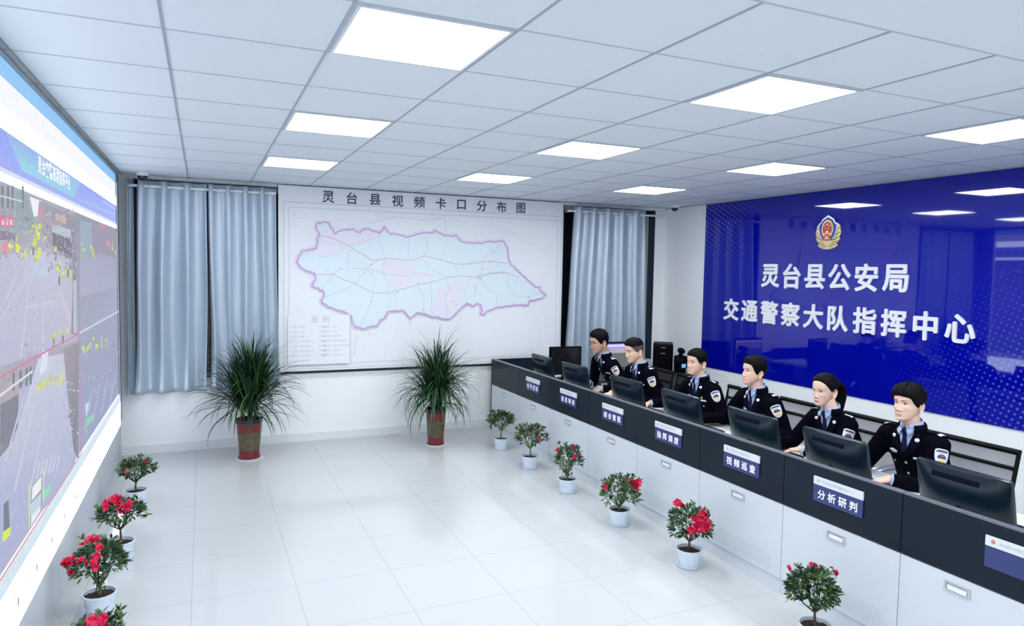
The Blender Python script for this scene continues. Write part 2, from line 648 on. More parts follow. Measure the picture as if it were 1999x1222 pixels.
for q in range(20):
    a, b = rng.uniform(-20, 56), rng.uniform(395, 500)
    w, h = rng.uniform(2, 7), rng.uniform(3, 10)
    spoly([(a, b), (a + w, b + 1), (a + w, b + h), (a, b + h)], C(*(rng.uniform(95, 180) * np.array([1, 0.97, 1.04]))))
for a in (2, 13, 22, 42):
    spoly([(a, 362), (a + 4, 364), (a + 4, 408), (a, 406)], C(72, 82, 96))
spoly([(-10, 378), (44, 392), (44, 395), (-10, 381)], C(196, 210, 220))
boxes([(74, 444), (72, 456), (78, 460)], 7, 0.03)
boxes([(28, 476), (36, 484), (45, 492)], 5, 0.03)
boxes([(66, 470), (66, 500), (76, 500), (110, 488), (116, 520), (122, 535), (132, 530), (138, 535)], 3, 0.022, (222, 236, 80), 0.028)
boxes([(104, 655), (118, 650), (130, 645)], 3, 0.012, (222, 236, 80), 0.03)
for a, b in ((64, 482), (108, 492), (132, 525), (115, 540), (104, 662), (122, 655)):
    spoly([(a - 1.5, b), (a + 1.5, b), (a + 1.5, b + 16), (a - 1.5, b + 16)], C(70, 80, 80))
spoly([(4, 475), (14, 470), (14, 492), (4, 496)], C(230, 110, 130))
# fine clutter: windows, posts, people and shop fronts along both streets
for x0, x1, y0, y1, n, lo, hi in ((-30, 60, 385, 500, 150, 95, 190), (84, 148, 405, 520, 170, 80, 190), (-20, 100, 505, 640, 70, 150, 195), (152, 226, 440, 505, 90, 95, 165), (40, 118, 668, 735, 90, 110, 190), (-30, 30, 740, 880, 80, 70, 150), (120, 150, 680, 880, 120, 80, 190), (152, 228, 640, 760, 80, 105, 170), (20, 120, 740, 960, 60, 150, 205)):
    for q in range(n):
        a, b = rng.uniform(x0, x1), rng.uniform(y0, y1)
        w, h = rng.uniform(0.8, 3.0), rng.uniform(1.5, 7)
        g_ = rng.uniform(lo, hi)
        spoly([(a, b), (a + w, b + 0.4), (a + w, b + h), (a, b + h)], C(g_ * rng.uniform(0.95, 1.06), g_ * rng.uniform(0.95, 1.0), g_ * rng.uniform(1.0, 1.1)))
# upper right feed, dim
spoly([(152, 430), (178, 436), (176, 500), (152, 505)], C(126, 148, 166))
spoly([(176, 432), (226, 452), (226, 500), (200, 500), (176, 480)], C(124, 118, 138))
spoly([(190, 434), (202, 438), (200, 446), (190, 444)], C(178, 112, 134))
spoly([(205, 470), (212, 470), (212, 480), (205, 480)], C(206, 120, 140))
spoly([(172, 560), (176, 560), (160, 640), (152, 650)], C(150, 140, 150))
spoly([(152, 505), (200, 496), (226, 505), (226, 560), (152, 580)], [C(142, 146, 172), C(138, 140, 166), C(130, 134, 160), C(140, 148, 178), C(148, 152, 180)])
boxes([(158, 490), (176, 482), (176, 500), (216, 482), (222, 496)], 4, 0.035, (196, 214, 76), 0.03)
# lower left feed: junction with cars and bikes
spoly([(-60, 735), (149, 664), (149, 800), (110, 700), (60, 735), (-60, 830)], [C(152, 146, 160), C(150, 144, 158), C(104, 102, 116), C(160, 156, 172), C(150, 146, 160), C(120, 120, 132)])
spoly([(-60, 790), (30, 735), (30, 800), (16, 880), (-60, 960)], [C(120, 124, 134), C(176, 150, 160), C(96, 100, 112), C(78, 82, 94), C(90, 94, 106)])
spoly([(70, 700), (118, 690), (150, 880), (130, 940), (-60, 1150), (-60, 960), (20, 860)], [C(196, 204, 224), C(184, 190, 210), C(152, 156, 190), C(150, 158, 196), C(140, 152, 200), C(156, 166, 204), C(178, 182, 206)])
spoly([(76, 690), (90, 684), (86, 720), (72, 735)], C(216, 226, 240))
spoly([(120, 680), (150, 668), (150, 900), (140, 880), (126, 760)], [C(130, 116, 128), C(122, 108, 120), C(106, 110, 128), C(80, 82, 96), C(120, 116, 130)])
for q in range(40):
    a, b = rng.uniform(127, 150), rng.uniform(740, 880)
    r = rng.uniform(0.8, 2.2)
    spoly([(a - r, b - r), (a + r, b - r), (a + r, b + r), (a - r, b + r)], C(*(rng.choice([105, 120, 150, 185, 200]) * np.array([1, 1, 1.06]))))
spoly([(-6, 790), (30, 770), (28, 835), (12, 868), (-6, 870)], C(84, 88, 100))
for a in (18, 32, 44, 52):
    spoly([(a, 735 - a * 0.35), (a + 4, 734 - a * 0.35), (a + 4, 768 - a * 0.35), (a, 770 - a * 0.35)], C(66, 76, 88))
spoly([(-10, 772), (58, 722), (58, 727), (-10, 778)], C(214, 228, 238))
for q in range(7):
    a = 62 + 8 * q
    spoly([(a, 905 - 3 * q), (a + 3, 904 - 3 * q), (a - 3, 940 - 4 * q), (a - 6, 942 - 4 * q)], C(192, 200, 224))
for a, b in (((60, 780), (20, 960)), ((84, 800), (50, 960)), ((40, 770), (2, 900))):
    spoly([(a[0], a[1]), (a[0] + 3, a[1]), (b[0] + 4, b[1]), (b[0], b[1])], C(184, 190, 216))
spoly([(56, 950), (77, 925), (77, 985), (52, 1030)], C(112, 138, 142))
spoly([(57, 952), (75, 930), (75, 955), (56, 978)], C(250, 252, 252))
spoly([(53, 985), (75, 962), (74, 985), (54, 1010)], C(176, 206, 216))
spoly([(55, 1008), (74, 986), (72, 1000), (54, 1028)], C(236, 240, 246))
for a, b, c_, d in ((50, 945, 52, 1032), (78, 918, 80, 980)):
    spoly([(a, b), (c_, b), (c_, d), (a, d)], C(226, 238, 92))
spoly([(80, 958), (92, 945), (92, 960), (82, 975)], C(96, 226, 150))
spoly([(0, 985), (10, 975), (12, 1030), (0, 1050)], C(70, 76, 90))
spoly([(-2, 1040), (14, 1028), (14, 1045), (-2, 1060)], C(222, 236, 80))
boxes([(68, 758), (80, 750), (92, 744), (105, 740), (112, 745)], 4, 0.014, (214, 226, 110), 0.03)
# lower right feed, dim blue
boxes([(160, 680), (172, 672), (185, 675), (195, 668), (205, 666)], 5, 0.03, (206, 224, 96), 0.03)
boxes([(178, 740), (182, 760), (200, 765), (210, 725), (215, 745), (165, 830)], 3, 0.03, (176, 196, 96), 0.025)
spoly([(162, 790), (173, 782), (170, 802), (163, 812)], C(196, 212, 238))
spoly([(165, 820), (178, 806), (178, 818), (166, 834)], C(96, 206, 146))
for q in range(4):
    a = 160 + q * 16
    spoly([(a, 840 - q * 14), (a + 3, 838 - q * 14), (a + 16, 760 - q * 10), (a + 14, 760 - q * 10)], C(150, 160, 196))
# dividing lines, lower strips
rect(SEAM - 0.012, SEAM + 0.012, MID, VT, C(120, 120, 138))
rect(VY0, SEAM, MID - 0.004, MID + 0.004, C(226, 72, 96))
rect(SEAM - 0.01, SEAM + 0.01, VB, MID, C(196, 84, 110))
rect(SEAM, VY1, MID - 0.008, MID + 0.008, C(200, 200, 226))
rect(VY1 - 0.03, VY1, VZ0, 2.72, C(235, 245, 255))
rect(VY0, SEAM, VB - 0.003, VB + 0.006, C(226, 90, 110))
rect(VY0, VY1, 0.625, VB - 0.004, [C(196, 232, 240), C(206, 232, 246), C(226, 240, 250), C(204, 236, 238)])
rect(VY0, VY1, VZ0, 0.625, WHITE)
for q in range(46):
    y = rng.uniform(3.3, 7.4)
    z = rng.choice([0.46, 0.50, 0.54, 0.57])
    w = rng.uniform(0.01, 0.05)
    rect(y, y + w, z, z + 0.008, C(*rng.choice(np.array([[170, 190, 215], [205, 215, 230], [230, 170, 185], [120, 140, 170]]))))
for q in range(9):
    y = 3.5 + q * 0.37
    rect(y, y + 0.03, 0.48, 0.515, C(110, 130, 150))
for q in range(8):
    rect(6.6 + q * 0.115, 6.67 + q * 0.115, 2.455, 2.468, C(215, 222, 252))
_lay[0] += 2
tx = SX - X0 + 0.0003 + _lay[0] * 0.00001
add_text(dm, '灵台交警高清指挥平台', 0.092, (tx, 4.575 - 4.4, 2.443), (0, 1, 0), (0, 0, 1), (1, 0, 0), 0, bold=0.002, sx=1.0, col=(1, 1, 1))
dm.build('display', disp_m, vw)

C = C0
# ================================================================== the wall map
MAPY = 7.925
mx0, mx1, mz0, mz1 = 0.752, 4.225, 0.803, 2.835
mo = np.array([(mx0 + mx1) / 2, MAPY, mz0])
wm = thing('wall_map', 'large pale wall map of a county with a purple border line, between the curtains', 'map', mo)
board_m = mat('map_board', (0.78, 0.80, 0.83), 0.5, var=0.01, scale=4)
MB().box(mx0 - mo[0], mx1 - mo[0], 0, 0.05, 0, mz1 - mz0).build('board', board_m, wm)
MB().box(mx0 + 0.01 - mo[0], mx1 - 0.01 - mo[0], 0.052, 0.074, 0.0, 0.05).build('backing_rail', dark_gap, wm)
pm = MB()
_pl = [0]
MCOL = [C(184, 190, 202), C(205, 168, 212), C(223, 236, 242), C(234, 228, 240), C(222, 206, 216), C(206, 212, 220), C(225, 228, 236), C(198, 220, 216), C(160, 168, 182), C(232, 196, 208), C(216, 188, 198), C(232, 222, 240)]
PM = [mat('map_ink_%d' % q, tuple(0.93 * v for v in c), 0.5, var=0.01) for q, c in enumerate(MCOL)]


def mp(zx, zy):
    p = on_plane(540 + zx * 0.31909, 350 + zy * 0.31909, 1, MAPY)
    return np.array([p[0] - mo[0], p[2] - mo[2]])


def mfill(pts, mi, conv=True, up=True):
    _pl[0] += 1 if up else 0
    y = -0.0004 - _pl[0] * 0.00012
    q = [mp(*p) for p in pts] if conv else pts
    pm.poly([(a, y, b) for a, b in q], mi)


def mline(pts, w, mi, conv=True, closed=False, up=True):
    _pl[0] += 1 if up else 0
    y = -0.0004 - _pl[0] * 0.00012
    q = [np.array(mp(*p) if conv else p) for p in pts]
    n = len(q)
    for i in range(n if closed else n - 1):
        p0, p1 = q[i], q[(i + 1) % n]
        d = p1 - p0
        L = np.linalg.norm(d)
        if L < 1e-5:
            continue
        d = d / L
        nn = np.array([-d[1], d[0]]) * w / 2
        e = d * w * (0.3 if n > 2 else 0.0)
        pm.add([(u[0], y - (0.00002 * i if n > 60 else 0.00005 * (i % 2)), u[1]) for u in (p0 - e - nn, p1 + e - nn, p1 + e + nn, p0 - e + nn)], [(0, 1, 2, 3)], mi)
    if n > 60:
        _pl[0] += int(n * 0.00002 / 0.00012) + 1


OUT = [(240, 285), (250, 268), (290, 262), (318, 268), (325, 290), (345, 318), (355, 335), (380, 318), (420, 310), (460, 308), (505, 325), (545, 302), (585, 315), (630, 332), (658, 290), (685, 330), (730, 338), (760, 345), (785, 355), (820, 350), (860, 335), (910, 328), (945, 330), (965, 312), (985, 325), (1030, 345), (1100, 345), (1120, 375), (1160, 388), (1200, 390), (1255, 392), (1290, 380), (1330, 385), (1370, 375), (1395, 395), (1410, 430), (1412, 470), (1425, 515), (1455, 545), (1490, 575), (1520, 605), (1560, 640), (1590, 660), (1612, 660), (1610, 685), (1640, 700), (1625, 725), (1590, 732), (1540, 745), (1535, 768), (1490, 765), (1440, 770), (1390, 775), (1340, 780), (1310, 795), (1275, 810), (1265, 830), (1245, 825), (1258, 800), (1250, 770), (1225, 758), (1195, 775), (1160, 755), (1130, 785), (1100, 815), (1080, 835), (1060, 850), (1020, 852), (985, 840), (945, 840), (905, 820), (860, 815), (835, 830), (815, 850), (795, 825), (770, 800), (735, 802), (675, 808), (660, 850), (630, 858), (610, 900), (575, 895), (545, 912), (480, 905), (462, 870), (455, 835), (400, 805), (350, 790), (310, 775), (270, 742), (290, 715), (285, 680), (215, 655), (238, 610), (225, 570), (180, 560), (140, 535), (120, 505), (140, 465), (155, 440), (240, 425), (250, 380), (260, 330), (245, 310)]
r2 = np.random.default_rng(3)
fine = []
for i in range(len(OUT)):
    a, b = np.array(OUT[i], float), np.array(OUT[(i + 1) % len(OUT)], float)
    L = np.linalg.norm(b - a)
    n = max(1, int(L / 9))
    for k in range(n):
        fine.append(tuple(a + (b - a) * k / n + r2.normal(0, 2.6, 2) * (k > 0)))
mline(fine, 0.05, 11, closed=True)
mfill(fine, 2)
for pts in ([(650, 500), (760, 505), (850, 510), (850, 575), (760, 590), (690, 580), (655, 575)], [(700, 600), (820, 590), (830, 640), (760, 660), (690, 650)], [(990, 655), (1040, 650), (1160, 630), (1120, 740), (1050, 838), (950, 830)], [(268, 300), (330, 325), (360, 340), (470, 318), (545, 312), (622, 340), (600, 370), (440, 405), (330, 470), (240, 470), (160, 460), (250, 430), (258, 372)]):
    mfill(pts, 3)
mfill([(855, 577), (960, 585), (940, 612), (850, 612)], 3)
roads = [[(262, 345), (330, 355), (440, 405), (490, 440), (530, 460), (580, 495), (680, 485), (790, 495), (840, 492), (900, 470), (990, 490), (1100, 520), (1180, 518), (1290, 500), (1418, 515)],
         [(232, 582), (345, 580), (400, 610), (470, 635), (540, 670), (590, 695), (680, 695), (760, 672), (850, 650), (940, 630), (1050, 600), (1120, 590), (1220, 600), (1300, 580), (1400, 570), (1480, 598)],
         [(440, 405), (400, 440), (340, 470), (250, 478)], [(620, 360), (640, 400), (650, 450), (670, 490), (650, 520), (645, 575), (690, 640), (680, 690)], [(910, 345), (918, 400), (920, 440), (880, 480)], [(1040, 352), (1030, 440), (1000, 490)],
         [(1362, 385), (1340, 430), (1290, 460), (1262, 500), (1250, 560), (1230, 600), (1205, 720)], [(890, 490), (960, 560), (1040, 600), (1055, 680), (1030, 720), (1040, 845)], [(590, 695), (580, 740), (545, 830), (510, 895)], [(300, 720), (400, 680), (480, 640), (540, 560), (590, 515), (640, 480)],
         [(805, 360), (805, 480)], [(725, 690), (728, 790)], [(945, 625), (948, 840)], [(430, 540), (435, 450), (470, 415)], [(860, 650), (900, 720), (895, 810)], [(1240, 600), (1290, 680), (1350, 700), (1340, 770)], [(1400, 570), (1420, 660), (1470, 720), (1540, 720), (1600, 690)], [(1180, 600), (1150, 700), (1160, 750)], [(1090, 520), (1110, 585)], [(290, 540), (345, 580), (390, 545)], [(545, 540), (600, 600), (590, 690)], [(445, 545), (560, 545), (690, 585), (770, 590), (870, 575), (960, 590)], [(280, 670), (330, 600), (345, 580)], [(255, 360), (310, 390), (440, 405), (560, 375), (640, 340)]]
for q, rd in enumerate(roads):
    mline(rd, 0.0085 if q < 2 else 0.006, 10 if q < 2 else (5 if q % 3 else 4))
for rd in ([(780, 260), (880, 300), (910, 328)], [(1030, 230), (1035, 345)], [(1040, 235), (1200, 290), (1240, 385)], [(1420, 310), (1380, 350), (1365, 378)], [(1420, 315), (1560, 400), (1690, 470)], [(60, 410), (150, 380), (200, 370), (205, 330), (110, 290), (100, 240), (190, 235)], [(560, 270), (720, 230), (900, 250), (1020, 240)], [(1550, 780), (1590, 860), (1620, 1010)], [(1160, 760), (1100, 890), (1040, 960), (960, 1100)], [(60, 600), (110, 620), (170, 680)], [(270, 230), (400, 260), (545, 300)], [(815, 855), (815, 920)], [(490, 950), (470, 1080)], [(1310, 240), (1300, 330), (1420, 315)]):
    mline(rd, 0.005, 6 if len(rd) % 2 else 4)
mline([(540, 465), (572, 490)], 0.012, 9)
mline([(1220, 590), (1290, 575), (1380, 568)], 0.01, 7)
mline([(1230, 610), (1250, 590)], 0.012, 9)
mline(fine, 0.0135, 1, closed=True)
for _ in range(190):
    a, b = r2.uniform(60, 1690), r2.uniform(200, 1080)
    if a < 460 and b > 810:
        continue
    w = r2.uniform(6, 15)
    mline([(a, b), (a + w * 0.7, b + 0.5)], 0.005, 5 if r2.random() < 0.8 else 0, up=False)
for a, b in ((395, 545), (575, 745), (915, 378), (865, 635), (1180, 517), (1245, 607), (1325, 447), (1380, 567), (1300, 505), (1075, 745), (1095, 768), (895, 795), (1255, 548), (1215, 665), (1535, 717), (575, 520), (735, 690)):
    mline([(a - 4, b), (a + 4, b)], 0.012, 8, up=False)
for a, b in ((565, 945), (955, 940), (1325, 935), (735, 930), (990, 240), (620, 215), (120, 790), (105, 220)):
    mline([(a - 7, b), (a + 7, b)], 0.03, 6 if b < 930 or a > 1000 else 3, up=False)
# frame lines
L0, L1, B0, B1 = 0.805 - mo[0], 4.195 - mo[0], 0.83 - mo[2], 2.655 - mo[2]
for ins, w in ((0, 0.005), (0.055, 0.004)):
    q = [(L0 + ins, B0 + ins), (L1 - ins, B0 + ins), (L1 - ins, B1 - ins), (L0 + ins, B1 - ins)]
    for i in range(4):
        mline([q[i], q[(i + 1) % 4]], w, 0, conv=False)
# legend
lx0, lx1, lz0, lz1 = L0 + 0.04, L0 + 0.715, B0 + 0.045, B0 + 0.60
mfill([(lx0, lz0), (lx1, lz0), (lx1, lz1), (lx0, lz1)], 6, conv=False)
PMW = len(PM)
PM.append(board_m)
mfill([(lx0 + 0.006, lz0 + 0.006), (lx1 - 0.012, lz0 + 0.006), (lx1 - 0.012, lz1 - 0.006), (lx0 + 0.006, lz1 - 0.006)], PMW, conv=False)
_pl[0] += 1
for col in range(2):
    for row in range(8 if col == 0 else 7):
        z = lz1 - 0.135 - row * 0.053
        x = lx0 + 0.02 + col * 0.31
        mfill([(x, z - 0.016), (x + 0.09 + 0.04 * col, z - 0.016), (x + 0.09 + 0.04 * col, z + 0.016), (x, z + 0.016)], 6, conv=False, up=False)
        if col:
            _pl[0] += 1
            mline([(x + 0.045, z), (x + 0.085, z)], 0.012, 9 if row in (1, 2) else 0, conv=False, up=False)
            _pl[0] -= 1
        nd = (2, 2, 2, 4, 4, 6, 4, 4)[row] if col == 0 else (2, 2, 4, 6, 7, 3, 4)[row]
        for k in range(nd):
            xx = x + 0.11 + 0.04 * col + k * 0.027
            mline([(xx, z), (xx + 0.02, z)], 0.014, 5, conv=False, up=False)
_pl[0] += 1
add_text(pm, '图  例', 0.075, ((lx0 + lx1) / 2 + 0.01, -0.0006 - _pl[0] * 0.00012, lz1 - 0.055), (1, 0, 0), (0, 0, 1), (0, -1, 0), 0)
pm.build('map_print', PM, wm)
ink = mat('title_ink', (0.035, 0.05, 0.085), 0.45, var=0.02)
for k, ch in enumerate('灵台县视频卡口分布图'):
    t = MB()
    xx = 1.279 + (3.625 - 1.279) * k / 9
    for q in range(5):
        w_ = 0.0022 if q else 0.0
        add_text(t, ch, 0.140, (xx - mo[0] + w_ * math.cos(q * pi / 2), -0.003 - 0.0002 * q, 2.735 - mo[2] + w_ * math.sin(q * pi / 2)), (1, 0, 0), (0, 0, 1), (0, -1, 0), 0)
    t.build('title_character', ink, wm)

# ================================================================== curtains
def curtain_material():
    m = mat('silver_blackout_cloth', (0.49, 0.575, 0.665), 0.40, metal=0.35, spec=0.5, var=0.06, scale=6, bump=0.12, bscale=14)
    return m


cur_m = curtain_material()
CY = 7.905


def curtain(name_label, xs_top, xs_bot, z0, z1, folds, seed, phase=0.0, amp=0.042):
    r = np.random.default_rng(seed)
    t = thing('curtain', name_label, 'curtain', ((xs_top[0] + xs_top[1]) / 2, CY, z0), group='silver blackout curtains')
    nu, nv = folds * 22, 40
    ph = [r.uniform(-0.35, 0.35) for _ in range(folds + 2)]
    am = [r.uniform(0.65, 1.45) for _ in range(folds + 2)]
    verts, faces = [], []
    for j in range(nv + 1):
        v = j / nv
        for i in range(nu + 1):
            u = i / nu
            x = (xs_bot[0] + (xs_bot[1] - xs_bot[0]) * u) * (1 - v) + (xs_top[0] + (xs_top[1] - xs_top[0]) * u) * v
            k = u * folds
            ki = int(k)
            loose = (1 - v)
            a = am[ki] * (1 - (k - ki)) + am[ki + 1] * (k - ki)
            p = ph[ki] * (1 - (k - ki)) + ph[ki + 1] * (k - ki)
            s = math.sin(2 * pi * k + phase + p * loose * 2.0)
            c = math.cos(2 * pi * k + phase + p * loose * 2.0)
            y = -amp * a * (0.75 + 0.35 * loose) * (abs(s) ** 0.75) * (1 if s > 0 else -1)
            y += 0.008 * loose * math.sin(2 * pi * (2 * k + 0.7 * p) + 5 * v) + 0.004 * loose * math.sin(17 * u + 9 * v)
            x += 0.012 * loose * math.sin(5.0 * v + k * 1.7) + 0.018 * c * 0.5
            verts.append((x - (xs_top[0] + xs_top[1]) / 2, y, v * (z1 - z0)))
    for j in range(nv):
        for i in range(nu):
            a = j * (nu + 1) + i
            faces.append((a, a + 1, a + nu + 2, a + nu + 1))
    mb = MB().add(verts, faces, 0)
    o = mb.build('cloth', cur_m, t, smooth=80)
    sm = o.modifiers.new('thick', 'SOLIDIFY')
    sm.thickness = 0.0025
    # grommet rings where the cloth crosses the rod
    gm = None
    for k in range(2 * folds):
        u = (k + 0.0) / (2 * folds)
        if not 0.02 < u < 0.98:
            continue
        x = xs_top[0] + (xs_top[1] - xs_top[0]) * u - (xs_top[0] + xs_top[1]) / 2
        if gm is None:
            gm = MB().tube([(0, 0.026 * math.cos(q), 0.026 * math.sin(q)) for q in np.linspace(0, 2 * pi, 15)], 0.004, 6).mesh('grommet', [chrome], 60)
        link('grommet', gm, t, (x, 0, 2.735 - z0))
    return t


rod_m = mat('white_curtain_rod', (0.82, 0.84, 0.86), 0.35, var=0.01)


def rod(x0, x1, label):
    t = thing('curtain_rod', label, 'curtain rod', ((x0 + x1) / 2, CY, 2.735))
    h = (x1 - x0) / 2
    MB().tube([(-h, 0, 0), (h, 0, 0)], 0.0135, 12).build('rod', rod_m, t, smooth=40)
    for s in (-1, 1):
        b = MB()
        b.ell((s * h, 0, 0), (0.016, 0.016, 0.016), 12, 8)
        b.build('finial', rod_m, t, smooth=60)
        MB().box(s * (h - 0.035) - 0.012, s * (h - 0.035) + 0.012, -0.012, 0.14, -0.012, 0.012).build('bracket', rod_m, t)


rod(-0.66, 0.715, 'white curtain rod carrying the left pair of curtains')
rod(4.29, 5.74, 'white curtain rod carrying the right curtain')
curtain('silver grey blackout curtain hanging at the left end, right of the narrow strip', (-0.59, 0.035), (-0.64, 0.03), 0.637, 2.79, 3, 1, 0.6)
curtain('narrow return strip of curtain at the far left, beside the video wall end', (-0.675, -0.63), (-0.70, -0.655), 0.637, 2.80, 1, 4, 0.9, 0.03)
curtain('silver grey blackout curtain hanging between the left curtain and the map', (0.05, 0.715), (0.06, 0.735), 0.640, 2.79, 4, 2, 0.2)
curtain('silver grey blackout curtain hanging right of the map behind the seated officers', (4.375, 5.47), (4.27, 5.52), 0.62, 2.795, 5, 7, -0.4, 0.05)

# ================================================================== the blue sign wall
BY0, BY1, BZ0, BZ1 = 1.2, 7.15, 0.775, 2.838


def blue_material():
    m = bpy.data.materials.new('glossy_blue_panel')
    m.use_nodes = True
    nt = m.node_tree
    b = nt.nodes['Principled BSDF']
    tc = nt.nodes.new('ShaderNodeTexCoord')
    sp = nt.nodes.new('ShaderNodeSeparateXYZ')
    nt.links.new(tc.outputs['Object'], sp.inputs[0])

    def N(op, *a, clamp=False):
        n = nt.nodes.new('ShaderNodeMath')
        n.operation = op
        n.use_clamp = clamp
        for i, q in enumerate(a):
            if isinstance(q, (int, float)):
                n.inputs[i].default_value = q
            else:
                nt.links.new(q, n.inputs[i])
        return n.outputs[0]
    y, z = sp.outputs['Y'], sp.outputs['Z']

    def dots(pitch, cx, cz, r0, r1, ang):
        ca, sa = math.cos(ang), math.sin(ang)
        u = N('ADD', N('MULTIPLY', y, ca / pitch), N('MULTIPLY', z, sa / pitch))
        v = N('ADD', N('MULTIPLY', y, -sa / pitch), N('MULTIPLY', z, ca / pitch))
        fu = N('SUBTRACT', N('FRACT', u), 0.5)
        fv = N('SUBTRACT', N('FRACT', v), 0.5)
        d = N('SQRT', N('ADD', N('MULTIPLY', fu, fu), N('MULTIPLY', fv, fv)))
        dist = N('SQRT', N('ADD', N('POWER', N('SUBTRACT', y, cx), 2), N('POWER', N('SUBTRACT', z, cz), 2)))
        fade = N('DIVIDE', N('SUBTRACT', r1, dist), r1 - r0, clamp=True)
        rad = N('MULTIPLY', fade, 0.27)
        return N('MULTIPLY', N('LESS_THAN', d, rad), N('ADD', N('MULTIPLY', fade, 0.2), 0.10))
    # Object coordinates: y measured from the far end, z from the bottom edge
    d1 = dots(0.052, -0.15, BZ1 - BZ0 - 0.1, 0.1, 1.15, 0.5)
    d2 = dots(0.048, -4.3, 0.0, 0.25, 1.9, 0.35)
    tot = N('MAXIMUM', d1, d2)
    mx = nt.nodes.new('ShaderNodeMix')
    mx.data_type = 'RGBA'
    mx.inputs['A'].default_value = (0.001, 0.003, 0.30, 1)
    mx.inputs['B'].default_value = (0.30, 0.36, 0.80, 1)
    nt.links.new(tot, mx.inputs['Factor'])
    nt.links.new(mx.outputs['Result'], b.inputs['Base Color'])
    b.inputs['Roughness'].default_value = 0.03
    b.inputs['IOR'].default_value = 1.62
    return m


sg = thing('wall_sign', 'big glossy blue sign panel with white characters and a gold crest on the right wall', 'sign', (X1 - 0.001, BY1, BZ0))
MB().box(-0.012, 0, BY0 - BY1, 0, 0, BZ1 - BZ0).build('panel', blue_material(), sg)
letter_m = mat('white_acrylic_letter', (0.78, 0.79, 0.84), 0.35, var=0.01)
for row, (txt, ys, zc) in enumerate((('灵台县公安局', 5.994, 1.953), ('交通警察大队指挥中心', 6.612, 1.536))):
    for k, ch in enumerate(txt):
        t = MB()
        y = ys - 0.3105 * k
        for q in range(9):
            w = 0.0075 if q else 0.0
            add_text(t, ch, 0.280 if row == 0 else 0.266, (-0.012 - 0.0075 - 0.0001 * q, y - BY1 + w * math.cos(q * pi / 4), zc - BZ0 + w * math.sin(q * pi / 4)), (0, -1, 0), (0, 0, 1), (-1, 0, 0), 0, extrude=0.007)
        t.build('sign_character', letter_m, sg)
# crest: wheat and wing wreath, blue shield, red oval
gold = mat('crest_gold', (0.75, 0.58, 0.32), 0.3, metal=0.6, var=0.1, scale=60, bump=0.4, bscale=90)
silver = mat('crest_silver', (0.72, 0.74, 0.80), 0.25, metal=0.5, var=0.03)
cblue = mat('crest_blue', (0.02, 0.06, 0.32), 0.3, var=0.05)
cred = mat('crest_red', (0.55, 0.02, 0.03), 0.3, var=0.05)
EY, EZ, EH = 5.225 - BY1, 2.408 - BZ0, 0.178


def ef(u, v, d):
    return (-0.012 - d, EY - u * EH, EZ + v * EH)


half = [(0.0, -0.98), (0.25, -0.96), (0.52, -0.88), (0.70, -0.75), (0.66, -0.68), (0.58, -0.66), (0.74, -0.52), (0.84, -0.36), (0.78, -0.26), (0.86, -0.12), (0.88, 0.06), (0.82, 0.14), (0.82, 0.30), (0.76, 0.42), (0.66, 0.48)]
wre = half + [(-u, v) for u, v in reversed(half[1:])]
wp = MB().prism(wre, 0.0, 0.012, ef)
for sgn in (-1, 1):
    for q in range(7):
        a = -1.35 + q * 0.30
        u0, v0 = 0.45 * math.cos(a), 0.62 * math.sin(a) - 0.18
        u1, v1 = 0.86 * math.cos(a + 0.25), 0.90 * math.sin(a + 0.25) - 0.05
        wp.tube([ef(sgn * u0, v0, 0.013), ef(sgn * u1, v1, 0.013)], [0.007, 0.004], 6)
wp.build('crest_wreath', gold, sg)
sh = [(0, 0.98), (0.16, 0.88), (0.40, 0.76), (0.50, 0.56), (0.68, 0.46), (0.65, 0.16), (0.56, -0.14), (0.38, -0.42), (0, -0.50)]
shf = sh + [(-u, v) for u, v in reversed(sh[1:-1])]
MB().prism(shf, 0.008, 0.020, ef).build('crest_shield_rim', silver, sg)
shi = [(u * 0.88, v * 0.89 + 0.01) for u, v in shf]
shield = MB().prism(shi, 0.0195, 0.023, ef).build('crest_shield', cblue, sg)
ov = [(0.40 * math.cos(a), 0.17 + 0.52 * math.sin(a)) for a in np.linspace(0, 2 * pi, 28, endpoint=False)]
ovi = [(0.315 * math.cos(a), 0.19 + 0.42 * math.sin(a)) for a in np.linspace(0, 2 * pi, 28, endpoint=False)]
MB().prism(ov, 0.022, 0.026, ef).build('crest_oval_rim', gold, sg)
e = MB().prism(ovi, 0.0255, 0.028, ef)
e.prism([(-0.30, -0.22), (0.30, -0.22), (0.34, -0.46), (-0.34, -0.46)], 0.0255, 0.0275, ef)
e.build('crest_oval', cred, sg)
g = MB()


def star(u, v, r):
    pts = []
    for q in range(10):
        rr = r if q % 2 == 0 else r * 0.42
        a = pi / 2 + q * pi / 5
        pts.append((u + rr * math.cos(a), v + rr * math.sin(a)))
    g.prism(pts, 0.0278, 0.0295, ef)


star(0, 0.44, 0.10)
for u, v in ((-0.19, 0.36), (0.19, 0.36), (-0.10, 0.21), (0.10, 0.21)):
    star(u, v, 0.06)
g.prism([(-0.13, -0.02), (0.13, -0.02), (0.11, 0.06), (0.05, 0.06), (0.05, 0.10), (-0.05, 0.10), (-0.05, 0.06), (-0.11, 0.06)], 0.0278, 0.0295, ef)
g.prism([(-0.24, -0.12), (0.24, -0.12), (0.24, -0.04), (-0.24, -0.04)], 0.0278, 0.0295, ef)
g.prism([(0.11 * math.cos(a), -0.28 + 0.07 * math.sin(a)) for a in np.linspace(0, 2 * pi, 16, endpoint=False)], 0.0272, 0.029, ef)
g.prism([(-0.22, -0.40), (0.22, -0.40), (0.22, -0.35), (-0.22, -0.35)], 0.0272, 0.029, ef)
g.build('crest_stars_and_gate', gold, sg)
